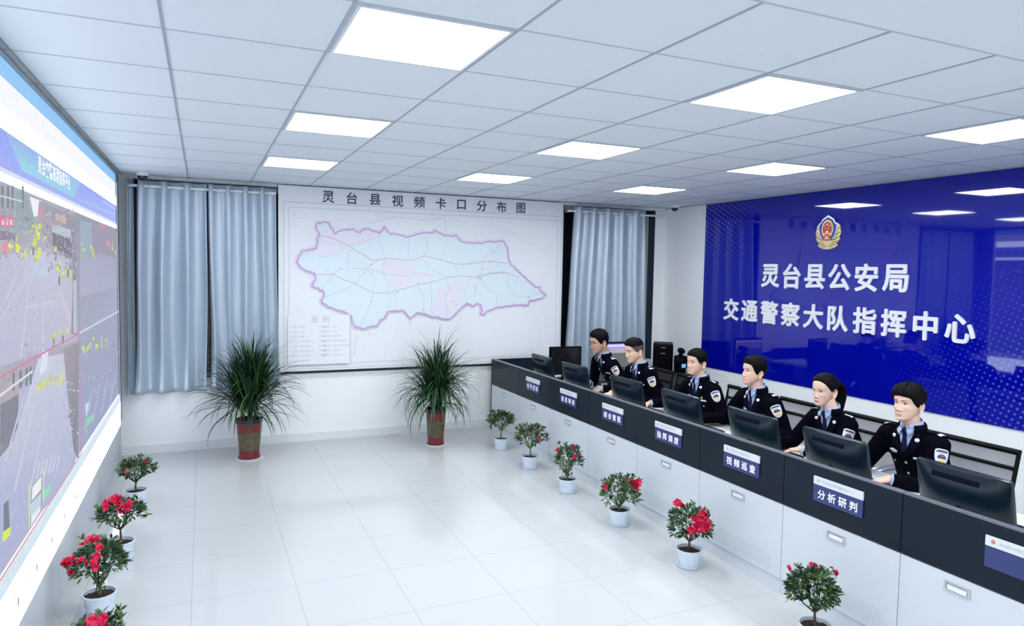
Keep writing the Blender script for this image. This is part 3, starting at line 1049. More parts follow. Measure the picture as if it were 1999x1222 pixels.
# wall switch and such are hidden behind the people
# ================================================================== the console
con_dark = mat('console_dark_laminate', (0.0035, 0.0105, 0.020), 0.33, spec=0.22, var=0.08, scale=8)
con_edge = mat('console_edge', (0.12, 0.13, 0.16), 0.35, var=0.05)
con_white = mat('console_white_steel', (0.60, 0.64, 0.69), 0.35, var=0.01, scale=5)
vent_m = mat('vent_slot_grey', (0.42, 0.45, 0.49), 0.6, var=0.05)
seams = [1.165, 1.755, 2.345]
while seams[-1] < 7.7:
    seams.append(seams[-1] + 0.783)
XB = 4.02                                            # back edge of the worktop
CABN = ['beside the far end by the map', 'under the 信号控制 plate', 'under the 信息审核 plate', 'under the 综合管理 plate', 'under the 指挥调度 plate', 'under the 视频巡查 plate', 'under the 分析研判 plate', 'under the blank plate at the right edge', 'outside the right edge of the picture']
handle_y = {0: 1.45, 1: 2.05}
ncab = len(seams) - 1
for i in range(ncab):
    y0, y1 = seams[i], seams[i + 1]
    ym = (y0 + y1) / 2
    names = {0: 'white console cabinet with dark top panel, nearest and mostly cut off by the picture edge', 1: 'white console cabinet carrying the blank navy plate, at the right edge of the picture'}
    order = ['second', 'third', 'fourth', 'fifth', 'sixth', 'seventh', 'eighth']
    plate = {2: '分析研判', 3: '视频巡查', 4: '指挥调度', 5: '综合管理', 6: '信息审核', 7: '信号控制', 8: ''}
    lab = names.get(i) or ('white console cabinet whose dark top panel carries the plate %s' % plate[i] if plate.get(i) else 'white console cabinet at the far end of the row, next to the map')
    t = thing('console_cabinet', lab, 'cabinet', (CX, ym, 0), group='cabinets of the long control console')
    h = (y1 - y0) / 2
    b = MB()
    b.box(0.02, 0.045, -h + 0.0015, h - 0.0015, 0.02, 0.57)          # inner front
    b.box(0.045, 0.30, -h + 0.0015, -h + 0.018, 0.0, TOP - 0.032)
    b.box(0.045, 0.30, h - 0.018, h - 0.0015, 0.0, TOP - 0.032)
    b.build('carcass', con_white, t)
    MB().box(0.006, 0.02, -h + 0.0015, h - 0.0015, 0.0, 0.088).build('kick_plate', con_white, t)
    d = MB().box(0.0, 0.0195, -h + 0.002, h - 0.002, 0.092, 0.558).build('door', con_white, t)
    hy = handle_y.get(i, ym) - ym
    hm = MB()
    for a, bb, c0, c1 in ((-0.062, -0.052, -0.024, 0.024), (0.052, 0.062, -0.024, 0.024), (-0.052, 0.052, 0.018, 0.024), (-0.052, 0.052, -0.024, -0.018)):
        hm.box(-0.006, 0.001, hy + a, hy + bb, 0.50 + c0, 0.50 + c1)
    hm.box(-0.0006, 0.001, hy - 0.052, hy + 0.052, 0.482, 0.518, 1)
    hm.box(-0.004, 0.001, hy - 0.046, hy + 0.046, 0.484, 0.506, 2)
    hm.build('handle', [mat('handle_frame', (0.50, 0.53, 0.57), 0.35, metal=0.3, var=0.02), mat('handle_recess', (0.42, 0.45, 0.48), 0.5, var=0.05), mat('handle_bright', (0.85, 0.88, 0.92), 0.2, metal=0.3, var=0.02)], d)
    v = MB()
    rr = 6
    for r in range(rr):
        n = 30
        for q in range(n):
            yy = -h + 0.09 + (2 * h - 0.18) * (q + 0.5 * (r % 2)) / n
            zz = 0.128 + r * 0.017
            v.poly([(-0.0008, yy - 0.0065, zz - 0.0016), (-0.0008, yy - 0.0065, zz + 0.0016), (-0.0008, yy + 0.0065, zz + 0.0046), (-0.0008, yy + 0.0065, zz + 0.0014)][::-1])
    tag(v.build('vent_slots', vent_m, d), kind='stuff')
    p = MB().box(-0.004, 0.034, -h + 0.0018, h - 0.0018, 0.566, 0.868).build('top_panel', con_dark, t, bevel=0.002)
    MB().box(-0.0045, 0.036, -h + 0.0018, h - 0.0018, 0.868, 0.874).build('edge_strip', con_edge, p)
ye = seams[-1]
o = MB().box(0, XB - CX - 0.036, -(ye - seams[0]) / 2, (ye - seams[0]) / 2, TOP - 0.03, TOP).build('console_worktop', white_metal, loc=(CX + 0.036, (ye + seams[0]) / 2, 0), bevel=0.003)
tag(o, 'long white worktop running behind the dark console panels, under monitors and arms', 'worktop')
o = MB().box(0.0, 0.75, 0, 0.022, 0.0, 0.868).build('console_end_panel', con_dark, loc=(CX + 0.0, ye + 0.0015, 0))
tag(o, 'upright dark end panel closing the console at the map wall', 'panel')

# ------------------------------------------------------------------ plates
plate_blue = mat('plate_navy', (0.022, 0.035, 0.15), 0.25, var=0.05)
plate_white = mat('plate_white', (0.64, 0.68, 0.72), 0.35, var=0.01)
plate_txt = mat('plate_lettering', (0.80, 0.82, 0.88), 0.4, var=0.01)
plate_grey = mat('plate_small_print', (0.42, 0.45, 0.5), 0.5, var=0.02)
plate_pale = mat('plate_pale_badge', (0.58, 0.44, 0.42), 0.5, var=0.05)
plate_red = mat('plate_red_badge', (0.6, 0.18, 0.14), 0.5, var=0.05)
PL = [(6.655, '信号控制'), (5.862, '信息审核'), (5.066, '综合管理'), (4.280, '指挥调度'), (3.493, '视频巡查'), (2.732, '分析研判'), (1.765, '')]
for y, txt in PL:
    lab = 'navy and white console plate reading %s' % txt if txt else 'navy and white console plate without large characters, at the right picture edge'
    t = thing('desk_plate', lab, 'sign plate', (CX - 0.0045, y, 0.735), group='plates on the console front')
    w = 0.165
    MB().box(-0.008, 0, -w, w, -0.07, 0.028, 0).build('navy_panel', plate_blue, t, bevel=0.001)
    MB().box(-0.009, 0, -w, w, 0.028, 0.074, 0).build('white_header', plate_white, t, bevel=0.001)
    if txt:
        m = MB()
        for q in range(5):
            ww = 0.0016 if q else 0
            add_text(m, ' '.join(txt), 0.056, (-0.0092 - 0.00005 * q, ww * math.cos(q * pi / 2), -0.022 + ww * math.sin(q * pi / 2)), (0, -1, 0), (0, 0, 1), (-1, 0, 0))
        m.build('lettering', plate_txt, t)
    m = MB()
    add_text(m, '灵台县公安局交通警察大队', 0.0155, (-0.0096, 0.012, 0.052), (0, -1, 0), (0, 0, 1), (-1, 0, 0))
    m.build('small_print', plate_grey, t)
    MB().poly([(-0.0096, 0.13 + 0.010 * math.cos(a), 0.052 + 0.010 * math.sin(a)) for a in np.linspace(0, 2 * pi, 16, endpoint=False)]).build('badge', plate_red if not txt else plate_pale, t)

# ------------------------------------------------------------------ monitors on the console
case_m = mat('monitor_case', (0.0022, 0.0105, 0.020), 0.26, spec=0.42, var=0.06)
slot_m = mat('monitor_slot', (0.0015, 0.003, 0.010), 0.7, spec=0.1, var=0.05)
scr_m = mat('monitor_screen_off', (0.01, 0.011, 0.013), 0.1, spec=0.5, var=0.02)
ML = ['black monitor back at the far end of the console, first from the map', 'black monitor back in front of the officer with glasses', 'black monitor back behind the 综合管理 plate', 'black monitor back behind the 指挥调度 plate', 'black monitor back behind the 视频巡查 plate', 'black monitor back behind the 分析研判 plate, below the ponytailed woman', 'black monitor back at the right picture edge, nearest and largest']
MY = [6.985, 6.235, 5.275, 4.490, 3.690, 3.000, 2.220]


def tilt(p, a, piv):
    x, y, z = p
    dx, dz = x - piv[0], z - piv[2]
    return (piv[0] + dx * math.cos(a) - dz * math.sin(a), y, piv[2] + dx * math.sin(a) + dz * math.cos(a))


def monitor_meshes(W=0.48, Hh=0.295):
    """back faces -x, screen +x, stands on z = 0"""
    a = math.radians(12)
    z0 = 0.015
    piv = (0, 0, z0 + 0.02)
    n = 14
    back = MB()
    rings = []
    r = 0.012
    # rounded outline, then the back as a bulged skin that is thin at the top edge and deepest below the middle
    outl = []
    for cyy, czz, a0 in ((W / 2 - r, Hh - r, 0), (-W / 2 + r, Hh - r, pi / 2), (-W / 2 + r, r, pi), (W / 2 - r, r, 1.5 * pi)):
        nxt = {0: 8, 1: 6, 2: 8, 3: 6}[round(a0 / (pi / 2))]
        for q in range(4):
            t = a0 + q * pi / 6
            outl.append((cyy + r * math.cos(t), czz + r * math.sin(t)))
        y0_, z0_ = outl[-1]
        e = {0: (-W / 2 + r, Hh), 1: (-W / 2, r), 2: (W / 2 - r, 0), 3: (W / 2, Hh - r)}[round(a0 / (pi / 2))]
        for q in range(1, nxt):
            outl.append((y0_ + (e[0] - y0_) * q / nxt, z0_ + (e[1] - z0_) * q / nxt))
    for sc, xx in ((1.0, 0.018), (1.0, 0.002), (0.992, -0.004)):
        rings.append([tilt((xx, yy * sc, z0 + Hh / 2 + (zz - Hh / 2) * sc), a, piv) for yy, zz in outl])
    for sc in (0.95, 0.88, 0.8, 0.7, 0.58, 0.45, 0.3, 0.12):
        ring = []
        for yy, zz in outl:
            y_, z_ = yy * sc, 0.44 * Hh + (zz - 0.44 * Hh) * sc
            u = (z_ / Hh - 0.44) / (0.56 if z_ / Hh > 0.44 else 0.44)
            w_ = abs(y_) / (W / 2)
            xx = -0.004 - 0.044 * (1 - abs(u) ** 2) * (1 - w_ ** 4)
            ring.append(tilt((xx, y_, z0 + z_), a, piv))
        rings.append(ring)
    back.rings(rings)
    m_case = back.mesh('casing', [case_m], 50)
    bm = bmesh.new()
    bm.from_mesh(m_case)
    bmesh.ops.recalc_face_normals(bm, faces=bm.faces)
    bm.to_mesh(m_case)
    bm.free()
    s = MB()
    for p in [1]:
        q = [(0.0188, -W / 2 + 0.014, z0 + 0.02), (0.0188, W / 2 - 0.014, z0 + 0.02), (0.0188, W / 2 - 0.014, z0 + Hh - 0.014), (0.0188, -W / 2 + 0.014, z0 + Hh - 0.014)]
        s.poly([tilt(u, a, piv) for u in q])
    m_scr = s.mesh('screen', [scr_m])
    v = MB()
    yv0, yv1, zz0, zz1 = -0.10, 0.14, z0 + Hh * 0.80, z0 + Hh * 0.88
    q = [(-0.0325, yv0, zz0), (-0.0245, yv0, zz1), (-0.0165, yv0, zz1), (-0.0165, yv0, zz0)]
    r1 = [tilt(u, a, piv) for u in q]
    r2 = [(u[0], yv1, u[2]) for u in r1]
    v.rings([r1, r2])
    m_slot = v.mesh('vent_strip', [slot_m])
    st = MB()
    st.tube([(-0.03, 0, z0 + 0.15), (-0.055, 0, z0 + 0.07), (-0.045, 0, 0.012)], [0.022, 0.022, 0.026], 10)
    m_neck = st.mesh('stand_neck', [black_plastic], 50)
    ft = MB()
    ft.rings([[(-0.02 + 0.085 * math.cos(t), 0.11 * math.sin(t), z) for t in np.linspace(0, 2 * pi, 24, endpoint=False)] for z in (0.0, 0.008, 0.012)])
    m_foot = ft.mesh('stand_foot', [black_plastic], 40)
    return [('casing', m_case), ('screen', m_scr), ('vent_strip', m_slot), ('stand_neck', m_neck), ('stand_foot', m_foot)]


mon_parts = monitor_meshes()
mon0 = thing('computer_monitor', ML[0], 'monitor', (3.535, MY[0], TOP), group='monitors along the console')
for n, me in mon_parts:
    link(n, me, mon0)
for k in range(1, 7):
    r = mon0.copy()
    COL.objects.link(r)
    r.location = (3.535, MY[k], TOP)
    r.rotation_euler = (0, 0, math.radians((0, 3, 2, 0, -1, -2, 0)[k]))
    r['label'] = ML[k]
    for ch in list(mon0.children):
        c = ch.copy()
        COL.objects.link(c)
        c.parent = r

# the square monitor that faces the room at the far end of the worktop
t = thing('computer_monitor', 'square black monitor turned towards the camera, between the far monitors and the officer with glasses', 'monitor', (3.86, 7.10, TOP), rz=math.radians(-6))
MB().box(-0.20, 0.20, 0, 0.03, 0.055, 0.385).build('casing', black_plastic, t, bevel=0.006)
MB().box(-0.185, 0.185, -0.002, 0.0, 0.075, 0.37).build('screen', scr_m, t)
MB().box(-0.03, 0.03, 0.028, 0.05, 0.01, 0.20).build('stand_neck', black_plastic, t)
MB().rings([[(0.12 * math.cos(q), 0.03 + 0.09 * math.sin(q), z) for q in np.linspace(0, 2 * pi, 24, endpoint=False)] for z in (0.0, 0.012)]).build('stand_foot', black_plastic, t)

# ------------------------------------------------------------------ small things on the worktop
t = thing('computer_mouse', 'black mouse lying on the white worktop near the map end', 'mouse', (3.46, 7.62, TOP), rz=0.6)
MB().rings([[(0.05 * s * math.cos(q), 0.03 * s * math.sin(q), z) for q in np.linspace(0, 2 * pi, 18, endpoint=False)] for s, z in ((0.92, 0.0), (1.0, 0.01), (0.9, 0.024), (0.6, 0.034), (0.2, 0.037))]).build('body', black_plastic, t, smooth=60)
MB().tube([(0.03, -0.006, 0.033), (0.03, 0.006, 0.033)], 0.006, 10).build('scroll_wheel', grey_metal, t)
mug_m = mat('white_mug_glaze', (0.82, 0.83, 0.84), 0.2, var=0.01)
t = thing('mug', 'white mug standing beside the monitor of the officer with glasses', 'mug', (3.76, 6.42, TOP))
MB().lathe([(0.0005, 0.004), (0.032, 0.0), (0.038, 0.004), (0.041, 0.10), (0.038, 0.10), (0.034, 0.01), (0.0005, 0.008)], 24).build('cup', mug_m, t, smooth=50)
MB().tube([(0.02 + 0.022, 0, 0.08), (0.066, 0, 0.075), (0.07, 0, 0.05), (0.062, 0, 0.028), (0.040, 0, 0.022)], 0.005, 8).build('handle', mug_m, t, smooth=60)
paper_m = mat('paper', (0.82, 0.83, 0.84), 0.7, var=0.02)
for x, y, rz, lab in ((3.62, 4.13, 0.2, 'open white papers lying left of the monitor behind the 视频巡查 plate'), (3.66, 3.28, -0.1, 'white papers lying left of the woman beside her monitor'), (3.80, 5.62, 0.1, 'white sheet under the hands of the crew cut officer')):
    t = thing('paper_stack', lab, 'papers', (x, y, TOP), rz=rz)
    for k in range(3):
        a = (0.05, -0.07, 0.02)[k]
        ca, sa = math.cos(a), math.sin(a)
        m = MB()
        z = 0.0005 + k * 0.002
        pts = [(-0.1, -0.14), (0.1, -0.14), (0.1, 0.14), (-0.1, 0.14)]
        m.rings([[(u * ca - v * sa, u * sa + v * ca, zz) for u, v in pts] for zz in (z, z + 0.0012)])
        m.build('sheet', paper_m, t)
kb_m = mat('keyboard_black', (0.015, 0.016, 0.02), 0.45, var=0.1)
for y in (2.22, 3.0, 3.69, 4.49, 5.275, 6.235):
    t = thing('keyboard', 'black keyboard lying in front of the screen %s' % {2.22: 'at the right picture edge', 3.0: 'behind the 分析研判 plate', 3.69: 'behind the 视频巡查 plate', 4.49: 'behind the 指挥调度 plate', 5.275: 'behind the 综合管理 plate', 6.235: 'of the officer with glasses'}[y], 'keyboard', (3.72, y, TOP), group='keyboards on the worktop')
    MB().box(-0.065, 0.065, -0.20, 0.20, 0.0, 0.016).build('base', kb_m, t, bevel=0.003)
    m = MB()
    for r in range(5):
        for c in range(15):
            m.box(-0.055 + r * 0.022, -0.037 + r * 0.022, -0.19 + c * 0.0255, -0.168 + c * 0.0255, 0.016, 0.021)
    tag(m.build('keys', kb_m, t), kind='stuff')

# ------------------------------------------------------------------ the side table in the far right corner
wood_d = mat('side_table_black', (0.02, 0.022, 0.028), 0.4, var=0.1)
t = thing('side_table', 'low dark side table in the far right corner carrying the computer tower', 'table', (5.34, 7.42, 0))
MB().box(-0.95, 0.50, -0.16, 0.34, 0.60, 0.63).build('tabletop', wood_d, t, bevel=0.003)
for sx in (-0.91, 0.46):
    for sy in (-0.12, 0.30):
        MB().box(sx - 0.025, sx + 0.025, sy - 0.025, sy + 0.025, 0, 0.60).build('leg', wood_d, t)
t = thing('computer_tower', 'black computer tower standing on the corner table behind the crew cut officer', 'computer', (5.44, 7.38, 0.63), rz=math.radians(-36))
MB().box(-0.125, 0.125, -0.17, 0.17, 0, 0.43).build('case', black_plastic, t, bevel=0.02)
for z, w in ((0.385, 0.05), (0.31, 0.05)):
    MB().box(-0.03, 0.03, -0.173, -0.169, z - 0.004, z + 0.004).build('drive_slot', grey_metal, t)
t = thing('camcorder', 'black camcorder with a small lit blue screen, right of the computer tower', 'camera', (5.37, 6.93, 0.7455))
b = MB()
b.ell((0, 0, 0.13), (0.075, 0.085, 0.09), 20, 14)
b.box(-0.05, 0.06, -0.06, 0.06, 0.05, 0.2)
b.build('body', black_plastic, t, smooth=60)
MB().tube([(0.0, -0.03, 0.262), (0.02, 0.03, 0.265)], 0.036, 16, round_ends=True).build('viewfinder', black_plastic, t, smooth=60)
MB().tube([(0.0, 0.0, 0.20), (0.01, 0.0, 0.275)], 0.022, 10).build('handle_post', black_plastic, t, smooth=60)
MB().box(-0.06, -0.005, -0.118, -0.108, 0.07, 0.115).build('lit_screen', mat('blue_lit_screen', (0.1, 0.25, 0.5), 0.3, emit=(0.2, 0.45, 0.95), estr=0.7, var=0.05), t)
MB().box(-0.05, 0.05, -0.06, 0.06, 0, 0.055).build('foot', black_plastic, t, bevel=0.01)
# lit desk monitor seen between two officers
t = thing('computer_monitor', 'lit monitor with a lilac picture, seen between the heads of the two far officers', 'monitor', (4.83, 7.42, 0.63))
MB().box(-0.24, 0.24, 0, 0.03, 0.12, 0.455).build('casing', black_plastic, t, bevel=0.005)
dl = MB()
for z0, z1, c in ((0.13, 0.315, (0.16, 0.16, 0.18)), (0.315, 0.375, (0.45, 0.44, 0.5)), (0.375, 0.392, (0.40, 0.30, 0.85)), (0.392, 0.425, (0.75, 0.68, 1.0)), (0.425, 0.443, (0.06, 0.05, 0.30))):
    dl.add([(-0.228, -0.0008, z0), (0.228, -0.0008, z0), (0.228, -0.0008, z1), (-0.228, -0.0008, z1)], [(0, 1, 2, 3)], 0, c)
dl.build('screen', disp_m, t)
MB().box(-0.025, 0.025, 0.028, 0.05, 0.01, 0.25).build('stand_neck', black_plastic, t)
MB().rings([[(0.12 * math.cos(q), 0.03 + 0.09 * math.sin(q), z) for q in np.linspace(0, 2 * pi, 24, endpoint=False)] for z in (0.0, 0.012)]).build('stand_foot', black_plastic, t)
t = thing('printer', 'dark box shaped printer below the camcorder, right behind the crew cut officer', 'printer', (5.31, 6.93, 0))
MB().box(-0.17, 0.17, -0.17, 0.17, 0.0, 0.60).build('cabinet', wood_d, t, bevel=0.004)
MB().box(-0.165, 0.165, -0.165, 0.165, 0.60, 0.745).build('printer_body', mat('printer_case', (0.02, 0.026, 0.04), 0.25, var=0.05), t, bevel=0.012)
# ================================================================== plants
leafs = [mat('leaf_dark', (0.008, 0.034, 0.016), 0.38, var=0.25, scale=9), mat('leaf_mid', (0.016, 0.066, 0.022), 0.36, var=0.25, scale=9), mat('leaf_bright', (0.06, 0.19, 0.03), 0.36, var=0.25, scale=9)]
az_leafs = [mat('azalea_leaf_dark', (0.018, 0.052, 0.026), 0.42, var=0.3, scale=15), mat('azalea_leaf_mid', (0.045, 0.11, 0.035), 0.4, var=0.3, scale=15), mat('azalea_leaf_light', (0.11, 0.19, 0.055), 0.4, var=0.3, scale=15)]
soil_m = mat('potting_soil', (0.035, 0.017, 0.012), 0.95, var=0.5, scale=70, bump=0.8, bscale=90)
stem_m = mat('azalea_bark', (0.075, 0.055, 0.032), 0.8, var=0.3, scale=30)
greenstem_m = mat('azalea_green_stem', (0.10, 0.15, 0.05), 0.7, var=0.3, scale=30)
pot_m = mat('pale_blue_plastic', (0.66, 0.74, 0.84), 0.32, var=0.02)
petal_m = mat('azalea_petal', (0.56, 0.004, 0.05), 0.5, var=0.25, scale=25)
petal2_m = mat('azalea_petal_pale', (0.70, 0.02, 0.10), 0.5, var=0.25, scale=25)
scrib_m = mat('blue_pot_print', (0.16, 0.28, 0.55), 0.5, var=0.2)
VR = np.array([0.913, -0.407, 0])       # across the view, and towards the camera side
VT_ = np.array([-0.407, -0.913, 0])


def leaf(mb, p, d, n, L, W, mi, curl=0.25):
    """a pointed leaf of six faces, base p, direction d, face normal n"""
    d = d / np.linalg.norm(d)
    s = np.cross(d, n)
    s = s / (np.linalg.norm(s) + 1e-9)
    n = np.cross(s, d)
    vs = [p]
    for t, w in ((0.3, 0.8), (0.6, 1.0), (0.85, 0.6)):
        c = p + d * L * t - n * curl * L * t * t * 0.6
        vs += [c - s * W * w / 2 + n * W * 0.12, c - n * W * 0.06, c + s * W * w / 2 + n * W * 0.12]
    vs.append(p + d * L - n * curl * L * 0.6)
    f = [(0, 2, 1), (0, 3, 2), (1, 2, 5, 4), (2, 3, 6, 5), (4, 5, 8, 7), (5, 6, 9, 8), (7, 8, 10), (8, 9, 10)]
    mb.add(vs, f, mi)


def flower_cluster(size, seed, n):
    r = np.random.default_rng(seed)
    mb = MB()
    for k in range(n):
        c = r.normal(0, 0.38 if n > 1 else 0.0, 3) * size
        a = c / (np.linalg.norm(c) + 1e-6) + VT_ * 0.9 + np.array([0, 0, 0.6]) + r.normal(0, 0.25, 3)
        a /= np.linalg.norm(a)
        u = np.cross(a, [0.3, 0.1, 1.0])
        u /= np.linalg.norm(u)
        w = np.cross(a, u)
        R = size * r.uniform(0.55, 0.75) if n > 1 else size
        for layer in range(2):
            for q in range(5):
                t = q * 2 * pi / 5 + layer * 0.6 + r.uniform(-0.15, 0.15)
                d = (u * math.cos(t) + w * math.sin(t)) * (1.0 - 0.35 * layer) + a * (0.45 + 0.5 * layer)
                leaf(mb, c, d, a, R * (1 - 0.2 * layer), R * 0.85, 0 if r.random() < 0.65 else 1, 0.35)
    return mb


def azalea(px, py, height, spread, thick, label, seed, flowers, lean=(0, 0), pot_s=1.0, n=420, light=0.25, bare=0.5, green=True, scrib=False):
    p = on_plane(px, py, 2, 0.0)
    thick *= 0.87
    spread *= 0.94
    r = np.random.default_rng(seed)
    t = thing('potted_azalea', label, 'potted plant', (p[0], p[1], 0), group='azaleas in pale blue pots')
    s = pot_s
    MB().lathe([(0.0005, 0.0), (0.068 * s, 0.0), (0.078 * s, 0.012), (0.079 * s, 0.02), (0.072 * s, 0.02), (0.066 * s, 0.008), (0.0005, 0.006)], 32).build('saucer', pot_m, t, smooth=50)
    MB().lathe([(0.0005, 0.0085), (0.062 * s, 0.0085), (0.066 * s, 0.02), (0.080 * s, 0.110), (0.087 * s, 0.112), (0.088 * s, 0.124), (0.079 * s, 0.124), (0.076 * s, 0.110), (0.070 * s, 0.05), (0.0005, 0.045)], 36).build('pot', pot_m, t, smooth=40)
    so = MB()
    rings = []
    for rr in (0.077, 0.06, 0.035, 0.012):
        rings.append([(rr * s * math.cos(a), rr * s * math.sin(a), 0.104 + (0.077 - rr) * 0.12 + r.normal(0, 0.0022)) for a in np.linspace(0, 2 * pi, 28, endpoint=False)])
    so.rings(rings, cap0=False)
    so.build('soil', soil_m, t, smooth=60)
    if scrib:
        m = MB()
        for k in range(9):
            a0 = math.atan2(-0.913, -0.407) - 0.9 + k * 0.09
            z = 0.07 + 0.012 * r.uniform(-1, 1)
            rr = (0.0735 + (z - 0.07) * 0.13) * s + 0.0012
            pts = []
            for q in range(4):
                aa, zz = a0 + r.uniform(-0.05, 0.05), z + r.uniform(-0.012, 0.012)
                rr = (0.066 + (zz - 0.02) * 0.1296) * s + 0.0012
                pts.append((rr * math.cos(aa), rr * math.sin(aa), zz))
            m.tube(pts, 0.0009, 4)
        m.build('pot_print', scrib_m, t)
    zc0 = height - thick                      # underside of the crown
    st = MB()
    base = np.array([0, 0, 0.107])
    fork = np.array([lean[0] * 0.3, lean[1] * 0.3, 0.107 + (zc0 - 0.107) * (0.55 if bare > 0.4 else 0.3)])
    st.tube([base, (base + fork) / 2 + r.normal(0, 0.004, 3), fork], [0.0085, 0.007, 0.006], 7)
    tips = []
    cen = np.array([lean[0], lean[1], zc0])
    for k in range(11):
        a = k * 2.4 + r.uniform(-0.3, 0.3)
        q = spread / 2 * r.uniform(0.35, 0.85)
        tip = cen + np.array([q * math.cos(a), q * math.sin(a), thick * r.uniform(0.3, 0.8)])
        mid = fork * 0.5 + tip * 0.5 + np.array([0, 0, -0.02]) + r.normal(0, 0.008, 3)
        st.tube([fork, mid, tip], [0.005, 0.0035, 0.0018], 5)
        tips.append((fork, mid, tip))
    st.build('stem', greenstem_m if green else stem_m, t, smooth=60)
    lf = MB()
    for k in range(int(n * 1.3)):
        a = r.uniform(0, 2 * pi)
        el = math.asin(r.uniform(-0.35, 1.0))
        q = r.uniform(0.55, 1.0) ** 0.5
        wob = 1 + 0.16 * math.sin(3 * a + seed) + 0.10 * math.sin(5 * a + 2 * seed) + 0.08 * math.sin(4 * el + seed)
        d = np.array([math.cos(a) * math.cos(el), math.sin(a) * math.cos(el), math.sin(el)])
        pos = cen + np.array([d[0] * spread / 2, d[1] * spread / 2, 0.0]) * q * wob * 0.88 + np.array([0, 0, thick * (0.28 + 0.62 * d[2] * q * wob)])
        out = d * np.array([1, 1, 0.6]) + np.array([0, 0, 0.25]) + r.normal(0, 0.45, 3)
        nrm = np.array([0, 0, 1.0]) + d * 0.5 + r.normal(0, 0.3, 3)
        mi = 2 if r.random() < light * (0.4 + 0.9 * max(0, -d[2] + 0.6)) else (1 if r.random() < 0.5 else 0)
        leaf(lf, pos, out, nrm, r.uniform(0.028, 0.048), r.uniform(0.012, 0.019), mi)
    for f0, mid, tip in tips:                  # sprigs of leaves at the branch ends
        for k in range(7):
            d = (tip - mid) / np.linalg.norm(tip - mid) + r.normal(0, 0.6, 3)
            leaf(lf, tip + (tip - mid) * 0.2, d, np.array([0, 0, 1.0]) + r.normal(0, 0.3, 3), 0.04, 0.015, int(r.integers(0, 3)))
    if bare <= 0.4:
        for k in range(50):
            z = r.uniform(0.16, zc0 + 0.03)
            d = r.normal(0, 1, 3)
            leaf(lf, np.array([0, 0, z]) + r.normal(0, 0.018, 3) * np.array([1, 1, 0]), d, np.array([0, 0, 1.0]), 0.034, 0.013, int(r.integers(1, 3)))
    lf.build('foliage', az_leafs, t, smooth=70)
    for k, (u, v, size, nn) in enumerate(flowers):
        # u across, v above the crown underside; lies on the side of the crown that is nearer the room's entrance
        lim = max(0.0, 1 - (u / (spread / 2 * 1.02)) ** 2 - ((v - thick * 0.35) / (thick * 0.75)) ** 2)
        c = cen + VR * u + np.array([0, 0, v]) + VT_ * (spread / 2 * math.sqrt(lim) * 0.95)
        mb = flower_cluster(size, seed * 31 + k, nn)
        mb.v = [tuple(np.array(q) + c) for q in mb.v]
        mb.build('flower', [petal_m, petal2_m], t, smooth=70)
    return t


azalea(978, 876, 0.42, 0.29, 0.17, 'small azalea without flowers, farthest of the pots along the console', 1, [], n=480, bare=0.6, light=0.25, scrib=True)
azalea(1034, 913, 0.43, 0.33, 0.19, 'azalea with three small red flowers, second pot from the map wall', 2, [(-0.03, 0.16, 0.018, 2), (0.095, 0.125, 0.022, 4), (0.085, 0.055, 0.022, 4)], n=430, light=0.3)
azalea(1107, 960, 0.42, 0.27, 0.20, 'sparse azalea with three small red flowers, third pot along the console', 3, [(-0.10, 0.14, 0.022, 3), (0.04, 0.175, 0.022, 4), (0.055, 0.095, 0.024, 4)], n=300, light=0.35, bare=0.3, scrib=True)
azalea(1208, 1023, 0.385, 0.34, 0.21, 'azalea with one big red bloom at its right and a small one left', 4, [(0.115, 0.145, 0.048, 9), (-0.115, 0.125, 0.030, 4)], n=430, light=0.5, bare=0.3)
azalea(1344, 1105, 0.41, 0.32, 0.22, 'azalea with a large red bloom in the middle, standing nearest the 分析研判 cabinet', 5, [(0.03, 0.12, 0.055, 12), (0.06, 0.16, 0.04, 6), (-0.07, 0.20, 0.038, 6)], n=430, light=0.3, green=False)
azalea(1590, 1262, 0.415, 0.265, 0.19, 'azalea with three small red buds, cut off by the bottom edge at right', 6, [(-0.13, 0.17, 0.020, 3), (0.0, 0.185, 0.022, 3), (0.10, 0.155, 0.026, 4)], n=520, light=0.35, green=False, lean=(-0.022, 0.010))
azalea(266, 985, 0.375, 0.28, 0.15, 'azalea with few small red flowers, farthest pot along the video wall', 7, [(0.10, 0.125, 0.022, 3), (-0.01, 0.055, 0.020, 3), (0.0, 0.085, 0.016, 2)], n=420, green=False, bare=0.6)
azalea(236, 1091, 0.405, 0.31, 0.15, 'azalea topped by a broad red bloom, second pot along the video wall', 8, [(-0.045, 0.125, 0.042, 8), (0.02, 0.13, 0.045, 9), (0.075, 0.10, 0.038, 7)], n=420, green=False, bare=0.6)
azalea(195, 1198, 0.42, 0.29, 0.19, 'azalea with several red blooms, standing nearest the screen base, pot fully in view', 9, [(-0.095, 0.075, 0.046, 10), (-0.01, 0.175, 0.034, 6), (0.055, 0.145, 0.034, 6), (0.035, 0.09, 0.034, 5), (-0.03, 0.10, 0.024, 3), (-0.075, 0.16, 0.018, 2)], n=470, green=True, bare=0.3, scrib=True)
azalea(188, 1388, 0.41, 0.30, 0.19, 'azalea of which only the red top shows at the bottom left edge', 10, [(0.05, 0.17, 0.045, 9), (-0.02, 0.15, 0.03, 5)], n=400)

